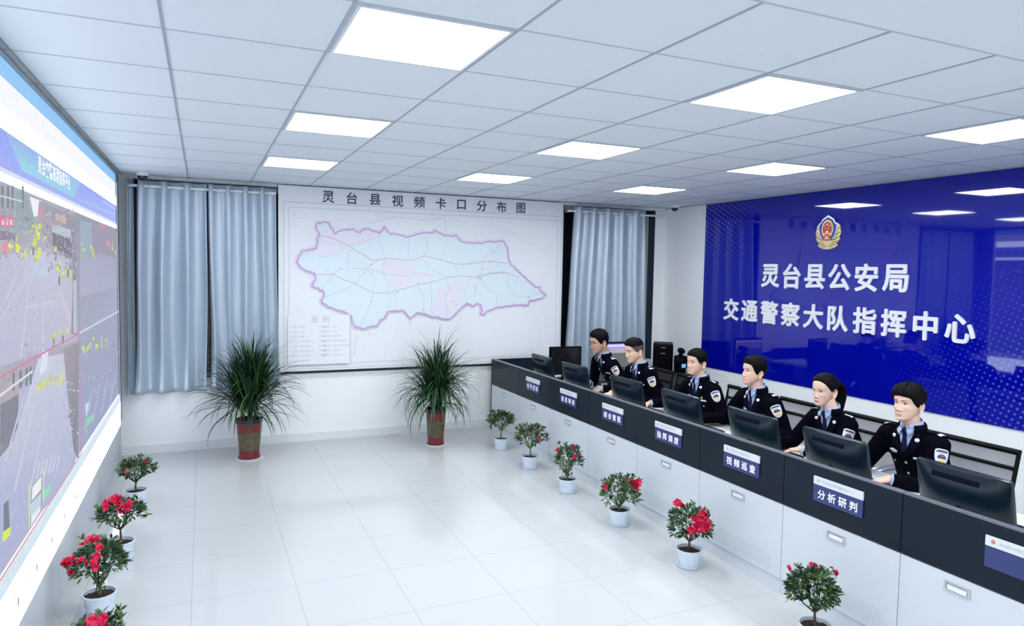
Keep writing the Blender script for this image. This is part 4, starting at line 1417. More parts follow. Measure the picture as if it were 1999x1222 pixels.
# ------------------------------------------------------------------ the two big dracaenas
lac_red = mat('lacquer_red', (0.16, 0.018, 0.022), 0.35, var=0.2, scale=25)
lac_olive = mat('lacquer_olive_gold', (0.10, 0.085, 0.045), 0.42, var=0.85, scale=16, bump=0.3, bscale=60)
lac_dark = mat('lacquer_dark_rim', (0.015, 0.016, 0.02), 0.35, var=0.1)
gold_leaf = mat('gold_figure', (0.30, 0.22, 0.10), 0.45, var=0.4, scale=40)
cane_m = mat('dracaena_cane', (0.12, 0.10, 0.05), 0.8, var=0.3)


def dracaena(x, y, label, seed, n_leaf, droop, low=0.22, scale=1.0):
    r = np.random.default_rng(seed)
    t = thing('potted_dracaena', label, 'potted plant', (x, y, 0), group='tall potted plants at the map wall')
    t.scale = (scale, scale, 1.0)
    MB().lathe([(0.0005, 0.0), (0.125, 0.0), (0.132, 0.012), (0.12, 0.014), (0.0005, 0.008)], 36).build('saucer', white_metal, t, smooth=50)
    MB().lathe([(0.0005, 0.015), (0.108, 0.015), (0.110, 0.028), (0.098, 0.036), (0.100, 0.10)], 40).build('pot_foot', lac_red, t, smooth=40)
    MB().lathe([(0.100, 0.10), (0.108, 0.20), (0.116, 0.285)], 40).build('pot_band', lac_olive, t, smooth=40)
    g = MB()
    for k in range(9):
        a0 = k * 2 * pi / 9
        z0 = r.uniform(0.15, 0.25)
        for q in range(5):
            a, z = a0 + r.uniform(-0.22, 0.22), z0 + r.uniform(-0.04, 0.04)
            rr = 0.1005 + (z - 0.10) * 0.086 + 0.0012
            da, dz = r.uniform(0.02, 0.06), r.uniform(0.005, 0.014)
            g.poly([(rr * math.cos(a - da), rr * math.sin(a - da), z), (rr * math.cos(a), rr * math.sin(a), z - dz), (rr * math.cos(a + da), rr * math.sin(a + da), z), (rr * math.cos(a), rr * math.sin(a), z + dz)])
    g.build('gold_pattern', gold_leaf, t)
    MB().lathe([(0.116, 0.285), (0.121, 0.375)], 40).build('pot_collar', lac_red, t, smooth=40)
    MB().lathe([(0.121, 0.375), (0.130, 0.378), (0.131, 0.415), (0.120, 0.418), (0.116, 0.39), (0.0005, 0.385)], 40).build('pot_rim', lac_dark, t, smooth=40)
    lf = MB()
    heads = []
    for k, (dx, dy, h) in enumerate(((-0.045, 0.0, 0.62), (0.05, 0.02, 0.66), (0.0, -0.045, 0.56), (0.02, 0.055, 0.72))):
        b = np.array([dx, dy, 0.388])
        tp = np.array([dx * 1.7, dy * 1.7, h])
        MB().tube([b, (b + tp) / 2 + r.normal(0, 0.006, 3), tp], [0.014, 0.012, 0.012], 8).build('cane', cane_m, t, smooth=60)
        heads.append(tp)
    for k in range(n_leaf):
        tp = heads[k % 4]
        a = r.uniform(0, 2 * pi)
        e0 = math.radians(r.choice([r.uniform(62, 86), r.uniform(25, 65), r.uniform(-15, 25)], p=[0.62 - low, 0.38, low]))
        L = r.uniform(0.42, 0.66)
        w = r.uniform(0.012, 0.020)
        dr = droop * r.uniform(0.5, 1.3) * (1.25 - math.sin(e0) * 0.75)
        ns = 7
        p = tp + np.array([math.cos(a), math.sin(a), 0]) * 0.012 + np.array([0, 0, r.uniform(-0.12, 0.06)])
        e = e0
        pts = [p]
        for q in range(ns):
            st = L / ns
            p = p + st * np.array([math.cos(a) * math.cos(e), math.sin(a) * math.cos(e), math.sin(e)])
            e -= dr / ns * (0.4 + 1.5 * q / ns)
            pts.append(p)
        sd = np.array([-math.sin(a), math.cos(a), 0])
        # keep the tips off the wall and the floor
        pts = [np.array([q[0], min(q[1], 7.80 - y), max(q[2], 0.12)]) for q in pts]
        mi = int(r.choice([0, 1, 2], p=[0.58, 0.32, 0.10])) if a > pi else int(r.choice([0, 1, 2], p=[0.5, 0.32, 0.18]))
        vs, fs = [], []
        for q, pt in enumerate(pts):
            ww = w * (0.75 + 0.5 * min(1, q / 2)) * (1 - (q / ns) ** 2.2) * 0.5 + 0.0006
            vs += [pt - sd * ww, pt + np.array([0, 0, -ww * 0.35]), pt + sd * ww]
        for q in range(ns):
            b = 3 * q
            fs += [(b, b + 1, b + 4, b + 3), (b + 1, b + 2, b + 5, b + 4)]
        lf.add(vs, fs, mi)
    lf.build('foliage', leafs, t, smooth=70)
    return t


dracaena(0.42, 7.44, 'tall grassy dracaena in a red pot, in front of the left curtains', 11, 560, 1.4, 0.20)
dracaena(2.362, 7.33, 'tall grassy dracaena in a red pot, below the map near the console', 23, 520, 1.9, 0.36, 0.9)
# ================================================================== chairs
mesh_grey = mat('chair_mesh_grey', (0.40, 0.41, 0.45), 0.7, var=0.08, scale=120, bump=0.3, bscale=500)
chair_black = mat('chair_frame_black', (0.003, 0.003, 0.004), 0.5, spec=0.15, var=0.1)
seat_black = mat('chair_seat_black', (0.02, 0.02, 0.024), 0.85, var=0.15, bump=0.3, bscale=300)


def office_chair(label, x, y, rz, back=None):
    """faces local +x; wide mesh back with two rails"""
    t = thing('office_chair', label, 'chair', (x, y, 0), rz=pi + rz, group='office chairs behind the console')
    h = 0.30
    MB().rings([[(-0.24, -0.25, z), (0.24, -0.24, z), (0.24, 0.24, z), (-0.24, 0.25, z)] for z in (0.40, 0.46)]).build('seat', seat_black, t, bevel=0.02)

    def bx(z):
        return -0.27 - 0.10 * (z - 0.46) / 0.45
    f = MB()
    for s in (-1, 1):
        f.tube([(bx(0.42), s * h, 0.42), (bx(0.93), s * h, 0.915)], 0.013, 8)
    f.tube([(bx(0.905), -h - 0.006, 0.90), (bx(0.905), h + 0.006, 0.90)], 0.019, 8)
    f.tube([(bx(0.80), -h, 0.80), (bx(0.80), h, 0.80)], 0.012, 8)
    f.tube([(bx(0.44), -h, 0.44), (bx(0.44), h, 0.44)], 0.012, 8)
    f.tube([(-0.27, -h, 0.43), (-0.1, -0.2, 0.41)], 0.011, 8)
    f.tube([(-0.27, h, 0.43), (-0.1, 0.2, 0.41)], 0.011, 8)
    f.build('back_frame', chair_black, t, smooth=50)
    m = MB()
    m.rings([[(bx(z) + 0.004 + d, -h + 0.008, z), (bx(z) + 0.004 + d, h - 0.008, z), (bx(z) + 0.001 + d, h - 0.008, z), (bx(z) + 0.001 + d, -h + 0.008, z)] for z, d in ((0.45, 0.0), (0.60, -0.012), (0.75, -0.012), (0.89, 0.0))])
    m.build('back_mesh', back or mesh_grey, t, smooth=50)
    for s in (-1, 1):
        MB().tube([(-0.28, s * 0.305, 0.62), (-0.24, s * 0.31, 0.665), (0.0, s * 0.31, 0.67), (0.10, s * 0.31, 0.655), (0.13, s * 0.30, 0.60), (0.10, s * 0.27, 0.41)], 0.014, 8).build('armrest', grey_metal, t, smooth=60)
        for q in (-1, 1):
            MB().tube([(q * 0.17, s * 0.20, 0.40), (q * 0.22, s * 0.235, 0.0)], 0.012, 8).build('leg', chair_black, t, smooth=60)
    return t


# ================================================================== people
skins = {'fair': mat('skin_fair', (0.69, 0.45, 0.335), 0.5, var=0.04, scale=30), 'tan': mat('skin_tan', (0.53, 0.325, 0.23), 0.5, var=0.05, scale=30), 'rosy': mat('skin_rosy', (0.72, 0.49, 0.38), 0.48, var=0.04, scale=30)}
for m in skins.values():
    bs = m.node_tree.nodes['Principled BSDF']
    bs.inputs['Subsurface Weight'].default_value = 0.12
    bs.inputs['Subsurface Radius'].default_value = (0.012, 0.005, 0.003)
lip_m = mat('lip', (0.58, 0.31, 0.26), 0.45, var=0.06)
lip_red = mat('lip_red', (0.62, 0.24, 0.22), 0.4, var=0.06)
mouth_line = mat('mouth_line', (0.22, 0.08, 0.07), 0.6, var=0.05)
eye_white = mat('eye_white', (0.62, 0.60, 0.58), 0.3, var=0.02)
eye_dark = mat('eye_iris', (0.012, 0.008, 0.006), 0.15, var=0.1)
brow_m = mat('brow', (0.05, 0.035, 0.028), 0.8, var=0.2, scale=100)
hair_m = mat('black_hair', (0.0012, 0.0011, 0.0014), 0.6, spec=0.12, var=0.3, scale=80, bump=0.5, bscale=220)
stubble_m = mat('shaved_hair', (0.075, 0.06, 0.052), 0.75, var=0.25, scale=160)
navy = mat('uniform_navy', (0.0010, 0.0012, 0.0048), 0.85, spec=0.05, var=0.12, scale=10, bump=0.10, bscale=160)
navy2 = mat('uniform_navy_lapel', (0.0018, 0.0021, 0.0085), 0.8, spec=0.06, var=0.1, scale=10)
trouser_m = mat('uniform_trousers', (0.008, 0.009, 0.016), 0.75, var=0.1)
shirt_m = mat('pale_blue_shirt', (0.36, 0.44, 0.68), 0.6, var=0.03)
tie_m = mat('navy_tie', (0.004, 0.009, 0.040), 0.6, spec=0.12, var=0.08)
badge_m = mat('silver_badge', (0.80, 0.81, 0.84), 0.3, metal=0.25, var=0.05, scale=80)
button_m = mat('metal_button', (0.55, 0.55, 0.50), 0.3, metal=0.7, var=0.05)
patch_w = mat('patch_white', (0.66, 0.69, 0.76), 0.6, var=0.04, scale=80)
patch_n = mat('patch_navy', (0.06, 0.075, 0.16), 0.6, var=0.05)
patch_y = mat('patch_yellow', (0.68, 0.50, 0.16), 0.6, var=0.1)
patch_r = mat('patch_red', (0.50, 0.06, 0.05), 0.6, var=0.1)
shoe_m = mat('black_shoe', (0.01, 0.01, 0.01), 0.25, var=0.1)


def remesh(mb, vox, smooth, name):
    me = mb.mesh('tmp', [])
    bm = bmesh.new()
    bm.from_mesh(me)
    bmesh.ops.recalc_face_normals(bm, faces=bm.faces)
    bm.to_mesh(me)
    bm.free()
    o = bpy.data.objects.new('tmp', me)
    COL.objects.link(o)
    m = o.modifiers.new('r', 'REMESH')
    m.mode = 'VOXEL'
    m.voxel_size = vox
    if smooth:
        s = o.modifiers.new('s', 'SMOOTH')
        s.factor = 0.5
        s.iterations = smooth
    dg = bpy.context.evaluated_depsgraph_get()
    dg.update()
    out = bpy.data.meshes.new_from_object(o.evaluated_get(dg))
    bpy.data.objects.remove(o)
    bpy.data.meshes.remove(me)
    out.name = name
    return out


def interp(z, zs, vs):
    return np.interp(z, zs, vs)


ZF = [-0.114, -0.108, -0.100, -0.090, -0.080, -0.070, -0.060, -0.045, -0.030, 0.0, 0.022, 0.045, 0.065, 0.085, 0.100, 0.110, 0.1145]
XF = [0.058, 0.074, 0.082, 0.0835, 0.0825, 0.0845, 0.0845, 0.0835, 0.084, 0.0815, 0.0885, 0.0885, 0.083, 0.068, 0.046, 0.018, -0.006]
ZBK = [-0.114, -0.105, -0.095, -0.085, -0.075, -0.065, -0.055, -0.04, -0.02, 0.0, 0.03, 0.06, 0.085, 0.100, 0.110, 0.1145]
XBK = [0.040, 0.018, 0.0, -0.018, -0.036, -0.052, -0.066, -0.080, -0.091, -0.098, -0.104, -0.098, -0.078, -0.056, -0.030, -0.008]
ZW = [-0.114, -0.108, -0.100, -0.090, -0.080, -0.070, -0.060, -0.045, -0.025, 0.0, 0.03, 0.055, 0.08, 0.098, 0.110, 0.1145]
WW = [0.012, 0.026, 0.037, 0.0455, 0.051, 0.0555, 0.0595, 0.064, 0.0685, 0.071, 0.0745, 0.0725, 0.060, 0.041, 0.018, 0.002]
XBK = [v * 0.92 if v < 0 else v for v in XBK]
NT, NZ = 88, 84


def head_grid(P):
    """rings of head vertices in head space: x forward, y to the person's left, z up, eyes at z = 0"""
    tz = np.linspace(0, 1, NZ)
    zs = -0.114 + 0.2285 * (tz - 0.10 * np.sin(2 * pi * tz) / (2 * pi) * 0.9)
    jw = P.get('jaw', 1.0)
    wd = P.get('width', 1.0)
    G = np.zeros((NZ, NT, 3))
    th = np.linspace(0, 2 * pi, NT, endpoint=False)
    # more columns at the face
    th = th - 0.45 * np.sin(th)
    for i, z in enumerate(zs):
        xf, xb, w = interp(z, ZF, XF), interp(z, ZBK, XBK), interp(z, ZW, WW)
        k = jw if z < -0.05 else (1 + (jw - 1) * max(0, (0.0 - z) / 0.05) if z < 0 else 1.0)
        w = w * k * wd
        cx, hd = (xf + xb) / 2, (xf - xb) / 2
        c, s = np.cos(th), np.sin(th)
        n = 2.35
        x = cx + hd * np.sign(c) * np.abs(c) ** (2 / n)
        y = w * np.sign(s) * np.abs(s) ** (2 / (2.25))
        front = np.clip((x - 0.02) / 0.05, 0, 1)
        ay = np.abs(y)

        def g(cy, cz, sy, sz):
            return np.exp(-((ay - cy) / sy) ** 2 - ((z - cz) / sz) ** 2)
        dx = np.zeros(NT)
        ns = P.get('nose', 1.0)
        nh = interp(z, [-0.056, -0.050, -0.044, -0.038, -0.031, -0.018, -0.004, 0.012, 0.02], [0, 0.006, 0.015, 0.0205, 0.0195, 0.013, 0.0065, 0.0025, 0]) * ns
        nw = interp(z, [-0.05, -0.04, -0.03, -0.01, 0.01], [0.012, 0.0125, 0.0105, 0.0085, 0.009])
        dx += nh * np.exp(-(y / nw) ** 2)
        dx += 0.0085 * ns * g(0.0145, -0.0425, 0.0062, 0.0065)          # nostrils
        dx -= 0.004 * g(0.009, -0.0515, 0.004, 0.003)
        dx += 0.0035 * g(0.028, 0.021, 0.022, 0.008)                     # brow ridge
        dx -= 0.0095 * g(0.031, 0.001, 0.0165, 0.0105)                   # sockets
        dx += 0.0070 * g(0.031, 0.000, 0.0125, 0.0075)                   # eyeballs under the lids
        dx -= 0.0016 * g(0.031, 0.0095, 0.015, 0.0022)                   # lid crease
        dx -= 0.0012 * g(0.030, -0.0115, 0.012, 0.003)                   # below the eye
        dx += 0.0045 * g(0.046, -0.028, 0.018, 0.016)                    # cheekbones
        dx += 0.0040 * np.exp(-(y / 0.020) ** 2 - ((z + 0.0655) / 0.0042) ** 2)   # upper lip
        dx += 0.0048 * np.exp(-(y / 0.017) ** 2 - ((z + 0.0765) / 0.0046) ** 2)   # lower lip
        dx -= 0.0030 * np.exp(-(y / 0.026) ** 2 - ((z + 0.0708) / 0.0019) ** 2)   # mouth line
        dx -= 0.0030 * np.exp(-(y / 0.016) ** 2 - ((z + 0.086) / 0.004) ** 2)
        dx -= 0.0014 * np.exp(-(y / 0.0035) ** 2 - ((z + 0.058) / 0.005) ** 2)
        dx += 0.0045 * np.exp(-(y / 0.018) ** 2 - ((z + 0.099) / 0.008) ** 2) * P.get('chin', 1.0)
        dx -= 0.0025 * g(0.030, -0.060, 0.010, 0.020)                    # fold beside the mouth
        x = x + dx * front
        # temples and cheeks
        y = y * (1 - 0.035 * np.exp(-((z - 0.02) / 0.02) ** 2) * np.exp(-((x - 0.055) / 0.02) ** 2))
        G[i, :, 0], G[i, :, 1], G[i, :, 2] = x, y, z
    return G, zs


def grid_faces(nz, nt):
    return [(i * nt + j, i * nt + (j + 1) % nt, (i + 1) * nt + (j + 1) % nt, (i + 1) * nt + j) for i in range(nz - 1) for j in range(nt)]


def grid_normals(G):
    a = np.roll(G, -1, 1) - np.roll(G, 1, 1)
    b = np.zeros_like(G)
    b[1:-1] = G[2:] - G[:-2]
    b[0], b[-1] = G[1] - G[0], G[-1] - G[-2]
    n = np.cross(a, b)
    n /= np.linalg.norm(n, axis=2, keepdims=True) + 1e-9
    n[-1] = (0, 0, 1)
    return n


def rot3(yaw, pitch, roll=0.0):
    """pitch > 0 looks down"""
    cy, sy = math.cos(yaw), math.sin(yaw)
    cp, sp = math.cos(pitch), math.sin(pitch)
    cr, sr = math.cos(roll), math.sin(roll)
    Z = np.array([[cy, -sy, 0], [sy, cy, 0], [0, 0, 1]])
    Y = np.array([[cp, 0, sp], [0, 1, 0], [-sp, 0, cp]])
    X = np.array([[1, 0, 0], [0, cr, -sr], [0, sr, cr]])
    return Z @ Y @ X


def ik(a, b, l1, l2, hint):
    a, b, hint = np.array(a, float), np.array(b, float), np.array(hint, float)
    d = b - a
    L = min(np.linalg.norm(d), (l1 + l2) * 0.985)
    u = d / np.linalg.norm(d)
    b = a + u * L
    x = (l1 * l1 - l2 * l2 + L * L) / (2 * L)
    h = math.sqrt(max(0, l1 * l1 - x * x))
    w = hint - u * np.dot(hint, u)
    w /= np.linalg.norm(w)
    return a + u * x + w * h, b


def hand(mb, wrist, d, up, side, curl=0.5, s=1.0):
    """palm and five fingers; d points along the hand, up is the back of the hand, side +1 for the person's left hand"""
    d = np.array(d, float) / np.linalg.norm(d)
    up = np.array(up, float)
    up = up - d * np.dot(up, d)
    up /= np.linalg.norm(up)
    sd = np.cross(up, d)                                # to the left of the hand
    th = -sd * side                                     # thumb side
    w = np.array(wrist, float)
    Mx = np.array([d, sd, up]).T
    mb.ell(w + d * 0.045 * s, (0.052 * s, 0.041 * s, 0.0155 * s), 16, 10, M=Mx)
    mb.tube([w - d * 0.03, w + d * 0.02], [0.026 * s, 0.025 * s], 10, round_ends=True)
    for k, (off, L, r) in enumerate(((0.029, 0.070, 0.0088), (0.010, 0.078, 0.0092), (-0.010, 0.072, 0.0088), (-0.028, 0.056, 0.0078))):
        p = w + d * (0.082 - 0.004 * abs(k - 1.3)) * s + th * off * s
        a = 0.15 + 0.1 * curl
        pts = [p - d * 0.02]
        fan = th * (off * 1.6)
        for q, fr in enumerate((0.45, 0.32, 0.23)):
            dd = d * math.cos(a) - up * math.sin(a) + fan
            dd /= np.linalg.norm(dd)
            pts.append(pts[-1] + dd * (L * fr + (0.02 if q == 0 else 0)) * s)
            a += (0.55 + 0.12 * k) * curl
        mb.tube(pts, [r * s, r * s, r * 0.95 * s, r * 0.82 * s], 8, round_ends=True)
    p = w + d * 0.022 * s + th * 0.030 * s
    t1 = p + (d * 0.55 + th * 0.62 - up * 0.25) * 0.042 * s
    t2 = t1 + (d * 0.86 + th * 0.22 - up * 0.3) * 0.032 * s
    t3 = t2 + (d * 0.92 - th * 0.08 - up * 0.3) * 0.024 * s
    mb.tube([p - th * 0.012, t1, t2, t3], [0.0125 * s, 0.0115 * s, 0.010 * s, 0.0082 * s], 8, round_ends=True)


def person(label, loc, yaw, P):
    """local space: x is where the person faces, y the person's left"""
    t = thing('person', label, 'person', (loc[0], loc[1], 0), rz=pi + yaw)
    S_ = P.get('scale', 1.0)
    hx, hy, hz = P['head']                           # eye level point of the head axis
    HR = rot3(P.get('hyaw', 0), P.get('hpitch', 0), P.get('hroll', 0))
    piv = np.array([-0.03, 0, -0.10])
    H0 = np.array([hx, hy, hz])

    def hp(p):
        p = np.asarray(p, float) * S_
        return (p - piv * S_) @ HR.T + piv * S_ + H0
    # ---------------------------------------------------------------- head
    G, zs = head_grid(P)
    V = hp(G.reshape(-1, 3))
    body = MB()
    F = grid_faces(NZ, NT)
    lipset = []
    for f in F:
        c = G.reshape(-1, 3)[list(f)].mean(0)
        zz, yy = c[2], abs(c[1])
        wl = 0.0235 * math.sqrt(max(0, 1 - ((zz + 0.0712) / 0.0105) ** 2)) if abs(zz + 0.0712) < 0.0105 else 0
        lipset.append(0)
    body.v = [tuple(p) for p in V]
    body.f = list(F) + [tuple(range(NT - 1, -1, -1)), tuple(range((NZ - 1) * NT, NZ * NT))]
    body.m = lipset + [0, 0]
    body.c = [None] * len(body.v)
    hb = BVHTree.FromPolygons([tuple(v) for v in G.reshape(-1, 3)], F)

    def face_pt(y, z, off=0.0006):
        r = hb.ray_cast(Vector((0.2, y, z)), Vector((-1, 0, 0)))
        x = r[0][0] if r[0] is not None else 0.07
        return np.array([x + off, y, z])

    def face_patch(up, lo, mi, off=0.0006, n=3):
        k = len(up)
        vs = []
        for a, b in zip(up, lo):
            for q in range(n + 1):
                s = q / n
                vs.append(hp(face_pt(a[0] + (b[0] - a[0]) * s, a[1] + (b[1] - a[1]) * s, off)))
        fs = [(i * (n + 1) + q, i * (n + 1) + q + 1, (i + 1) * (n + 1) + q + 1, (i + 1) * (n + 1) + q) for i in range(k - 1) for q in range(n)]
        body.add(vs, fs, mi)
    eo = P.get('eye', 0.0052)
    for s in (-1, 1):
        us = np.linspace(-1, 1, 11)
        cyy, half = 0.0315, 0.0145
        lid = [(s * (cyy + u * half), 0.0010 + eo * (1 - abs(u) ** 2.2) + 0.0012 * u) for u in us]
        low = [(s * (cyy + u * half), 0.0010 - eo * 0.62 * (1 - abs(u) ** 2.0) + 0.0012 * u) for u in us]
        face_patch(lid, low, 2, 0.0006)
        gz = P.get('gaze', 0.0)
        ir = 0.0058
        iu = np.linspace(-1, 1, 9)
        iris_u = [(s * cyy + gz + u * ir, min(0.0012 + ir * math.sqrt(max(0, 1 - u * u)), 0.0005 + eo * 0.95)) for u in iu]
        iris_l = [(s * cyy + gz + u * ir, max(0.0012 - ir * math.sqrt(max(0, 1 - u * u)), 0.0012 - eo * 0.55)) for u in iu]
        face_patch(iris_u, iris_l, 3, 0.0012)
        lash = [(a, b + 0.0016 * (1 - abs(u) ** 3) + 0.0004) for (a, b), u in zip(lid, us)]
        face_patch(lash, [(a, b - 0.0004) for a, b in lid], 3, 0.0015, 1)
        bt = P.get('brow', 0.0046)
        bz = 0.0195 + P.get('browz', 0)
        bu = np.linspace(0, 1, 9)
        top = [(s * (0.0125 + 0.037 * u), bz + 0.0035 * math.sin(min(1, 0.25 + u * 1.2) * pi / 1.9) + bt * (1 - u ** 3) * 0.55) for u in bu]
        bot = [(s * (0.0125 + 0.037 * u), bz + 0.0035 * math.sin(min(1, 0.25 + u * 1.2) * pi / 1.9) - bt * (1 - u ** 3) * 0.55) for u in bu]
        face_patch(top, bot, 4, 0.0009, 2)
    us = np.linspace(-1, 1, 13)
    lw, ml = P.get('mouth', 0.0225), -0.0709
    up_ = [(u * lw, ml + 0.0075 * (1 - abs(u) ** 1.7) * (1 - 0.20 * math.exp(-(u / 0.16) ** 2))) for u in us]
    mid = [(u * lw, ml + 0.0008 * math.cos(u * pi)) for u in us]
    lo_ = [(u * lw, ml - 0.0090 * (1 - abs(u) ** 2.2)) for u in us]
    face_patch(up_, mid, 1, 0.0005, 3)
    face_patch(mid, lo_, 1, 0.0005, 3)
    face_patch([(a * 0.98, b + 0.0005) for a, b in mid], [(a * 0.98, b - 0.0006) for a, b in mid], 5, 0.0009, 1)
    # ears
    for s in (-1, 1):
        ec = np.array([-0.014, s * (0.0695 * P.get('width', 1.0)), -0.016])
        n, m = 20, 6
        vs = []
        for i in range(m + 1):
            q = i / m
            for k in range(n):
                a = 2 * pi * k / n
                ex, ez = 0.0175 * math.cos(a) * (1.0 if math.sin(a) > 0 else 0.72), 0.0315 * math.sin(a)
                prof = [0.0, 0.003, 0.006, 0.012, 0.0165, 0.0165, 0.0125][i]
                rad = [0.15, 0.45, 0.7, 0.86, 0.98, 1.06, 1.0][i]
                flare = 0.010 * (-math.cos(a) * 0.5 + 0.5) * rad
                vs.append(hp(ec + np.array([ex * rad - 0.15 * ez * rad, s * (prof * 0.62 + flare), ez * rad])))
        for k in range(n):                               # back of the ear, into the head
            a = 2 * pi * k / n
            vs.append(hp(ec + np.array([0.006 * math.cos(a) + 0.004, -s * 0.008, 0.016 * math.sin(a)])))
        fs = []
        for i in range(m + 1):
            for k in range(n):
                q = (i * n + k, i * n + (k + 1) % n, (i + 1) * n + (k + 1) % n, (i + 1) * n + k)
                fs.append(q if s < 0 else q[::-1])
        fs.append(tuple(range(n)) if s > 0 else tuple(range(n - 1, -1, -1)))
        body.add(vs, fs, 0)
    # ---------------------------------------------------------------- trunk, neck, arms, hands, legs: one surface
    SZ = hz - 0.165 * S_                                 # top of the shoulders
    sx = hx - 0.050 * S_                                 # shoulder line, front to back
    nb = np.array([sx + 0.012, hy * 0.5, SZ + 0.015])
    nt_ = hp((-0.028, 0, -0.055))
    sw = P.get('shoulder', 0.175) * S_
    hips = np.array([0.0, 0, 0.56])
    lean = P.get('twist', 0.0)
    Tw = rot3(lean, 0)

    def tor(z, fx=0.0):
        q = (z - 0.56) / max(0.1, (SZ - 0.56))
        q = max(0, min(1.05, q))
        return np.array([sx * q ** 1.15 + fx, hy * 0.5 * q, z])
    skin = MB()
    skin.tube([nt_, (nt_ + nb) / 2 + np.array([0.004, 0, 0]), nb, tor(SZ - 0.10)], [0.051 * S_, 0.052 * S_, 0.056 * S_, 0.050], 16, round_ends=True)
    lv = [(0.50, 0.09, 0.13), (0.62, 0.08, 0.12), (0.75, 0.08, 0.12), (SZ - 0.15, 0.075, 0.12), (SZ - 0.08, 0.05, 0.10), (SZ - 0.045, 0.035, 0.06)]
    skin.rings([[tor(z) + np.array([a * math.cos(k), b * math.sin(k), 0]) for k in np.linspace(0, 2 * pi, 20, endpoint=False)] for z, a, b in lv])
    jk = MB()
    bw = P.get('build', 1.0)
    lv = [(0.50, 0.135, 0.180), (0.56, 0.135, 0.182), (0.66, 0.122, 0.168), (0.78, 0.122, 0.170), (SZ - 0.20, 0.124, 0.180), (SZ - 0.12, 0.112, 0.182), (SZ - 0.065, 0.092, 0.165), (SZ - 0.03, 0.076, 0.125), (SZ - 0.002, 0.066, 0.085), (SZ + 0.018, 0.061, 0.066)]
    jk.rings([[tor(z, 0.010 if z < SZ - 0.1 else 0.004) + Tw @ np.array([a * bw * math.cos(k), b * bw * math.sin(k), 0]) for k in np.linspace(0, 2 * pi, 28, endpoint=False)] for z, a, b in lv])
    arms = {}
    for s, key in ((1, 'left'), (-1, 'right')):
        A = P[key]
        shp = np.array([sx - 0.004, hy * 0.5, SZ - 0.062]) + Tw @ np.array([0, s * sw, 0])
        tgt = np.array(A['hand'], float)
        el, wr = ik(shp, tgt, 0.275 * S_, 0.255 * S_, A.get('hint', (-0.4, s * 0.6, -0.8)))
        hd = np.array(A.get('dir', tgt - el), float)
        arms[key] = (shp, el, wr)
        skin.tube([shp, el, wr], [0.040, 0.036, 0.026], 10, round_ends=True)
        hand(skin, wr, hd, A.get('up', (0, 0, 1)), s, A.get('curl', 0.5), 0.98 * S_)
        cuff = wr - (wr - el) / np.linalg.norm(wr - el) * 0.012
        mid = (shp * 0.5 + el * 0.5)
        jk.tube([shp + np.array([0, -s * 0.06, 0.012]), shp, mid, el, (el + cuff) / 2, cuff], [0.062 * bw, 0.066 * bw, 0.060 * bw, 0.054, 0.047, 0.040], 14, round_ends=False)
        jk.ell(shp + np.array([0, -s * 0.005, 0.0]), (0.064 * bw, 0.064 * bw, 0.060), 16, 12)
        jk.ell(el, (0.054, 0.054, 0.054), 14, 10)
    legs = []
    tr = MB()
    for s in (-1, 1):
        hip, knee, ank = np.array([0.0, s * 0.09, 0.55]), np.array([0.40, s * 0.13, 0.50]), np.array([0.38, s * 0.14, 0.09])
        skin.tube([hip, knee, ank], [0.07, 0.052, 0.036], 12, round_ends=True)
        tr.tube([hip, (hip + knee) / 2, knee, (knee + ank) / 2, ank], [0.095, 0.085, 0.068, 0.062, 0.058], 14, round_ends=True)
        sh_ = MB()
        rings = []
        for x, w, h in ((-0.07, 0.025, 0.05), (-0.05, 0.036, 0.075), (0.0, 0.038, 0.085), (0.06, 0.043, 0.06), (0.13, 0.042, 0.045), (0.175, 0.026, 0.03)):
            rings.append([(ank[0] + x, ank[1] + w * math.cos(k), max(0.0, 0.5 * h + 0.5 * h * math.sin(k))) for k in np.linspace(0, 2 * pi, 14, endpoint=False)])
        sh_.rings(rings)
        sh_.build('shoe', shoe_m, t, smooth=60)
    tr.ell((0.0, 0, 0.57), (0.14, 0.175, 0.10), 18, 12)
    sk = remesh(skin, 0.0062, 3, 'skin')
    base = len(body.v)
    body.v += [tuple(v.co) for v in sk.vertices]
    body.f += [tuple(i + base for i in p.vertices) for p in sk.polygons]
    body.m += [0] * len(sk.polygons)
    body.c += [None] * len(sk.vertices)
    bpy.data.meshes.remove(sk)
    sm = skins[P.get('skin', 'fair')]
    bo = body.build('body', [sm, lip_red if P.get('female') else lip_m, eye_white, eye_dark, brow_m, mouth_line], t, smooth=75)
    jm = remesh(jk, 0.0105, 7, 'jacket')
    jm.materials.append(navy)
    for p in jm.polygons:
        p.use_smooth = True
    link('jacket', jm, t)
    tm = remesh(tr, 0.014, 5, 'trousers')
    tm.materials.append(trouser_m)
    for p in tm.polygons:
        p.use_smooth = True
    link('trousers', tm, t)
    jb = BVHTree.FromPolygons([tuple(v.co) for v in jm.vertices], [tuple(p.vertices) for p in jm.polygons])

    def patch(mb, A, B, d, off, mi=0, n=4, thick=0.0, origin=None):
        """ruled patch between two polylines (3-D points), dropped on the jacket along d"""
        d = np.array(d, float) / np.linalg.norm(d)
        vs = []
        for a, b in zip(A, B):
            for q in range(n + 1):
                p = np.array(a, float) * (1 - q / n) + np.array(b, float) * (q / n)
                r = jb.ray_cast(Vector(p - d * 0.5), Vector(d))
                h = np.array(r[0]) if r[0] is not None else p
                vs.append(h - d * off)
        k = len(A)
        fs = [(i * (n + 1) + q, i * (n + 1) + q + 1, (i + 1) * (n + 1) + q + 1, (i + 1) * (n + 1) + q) for i in range(k - 1) for q in range(n)]
        mb.add(vs, fs, mi)

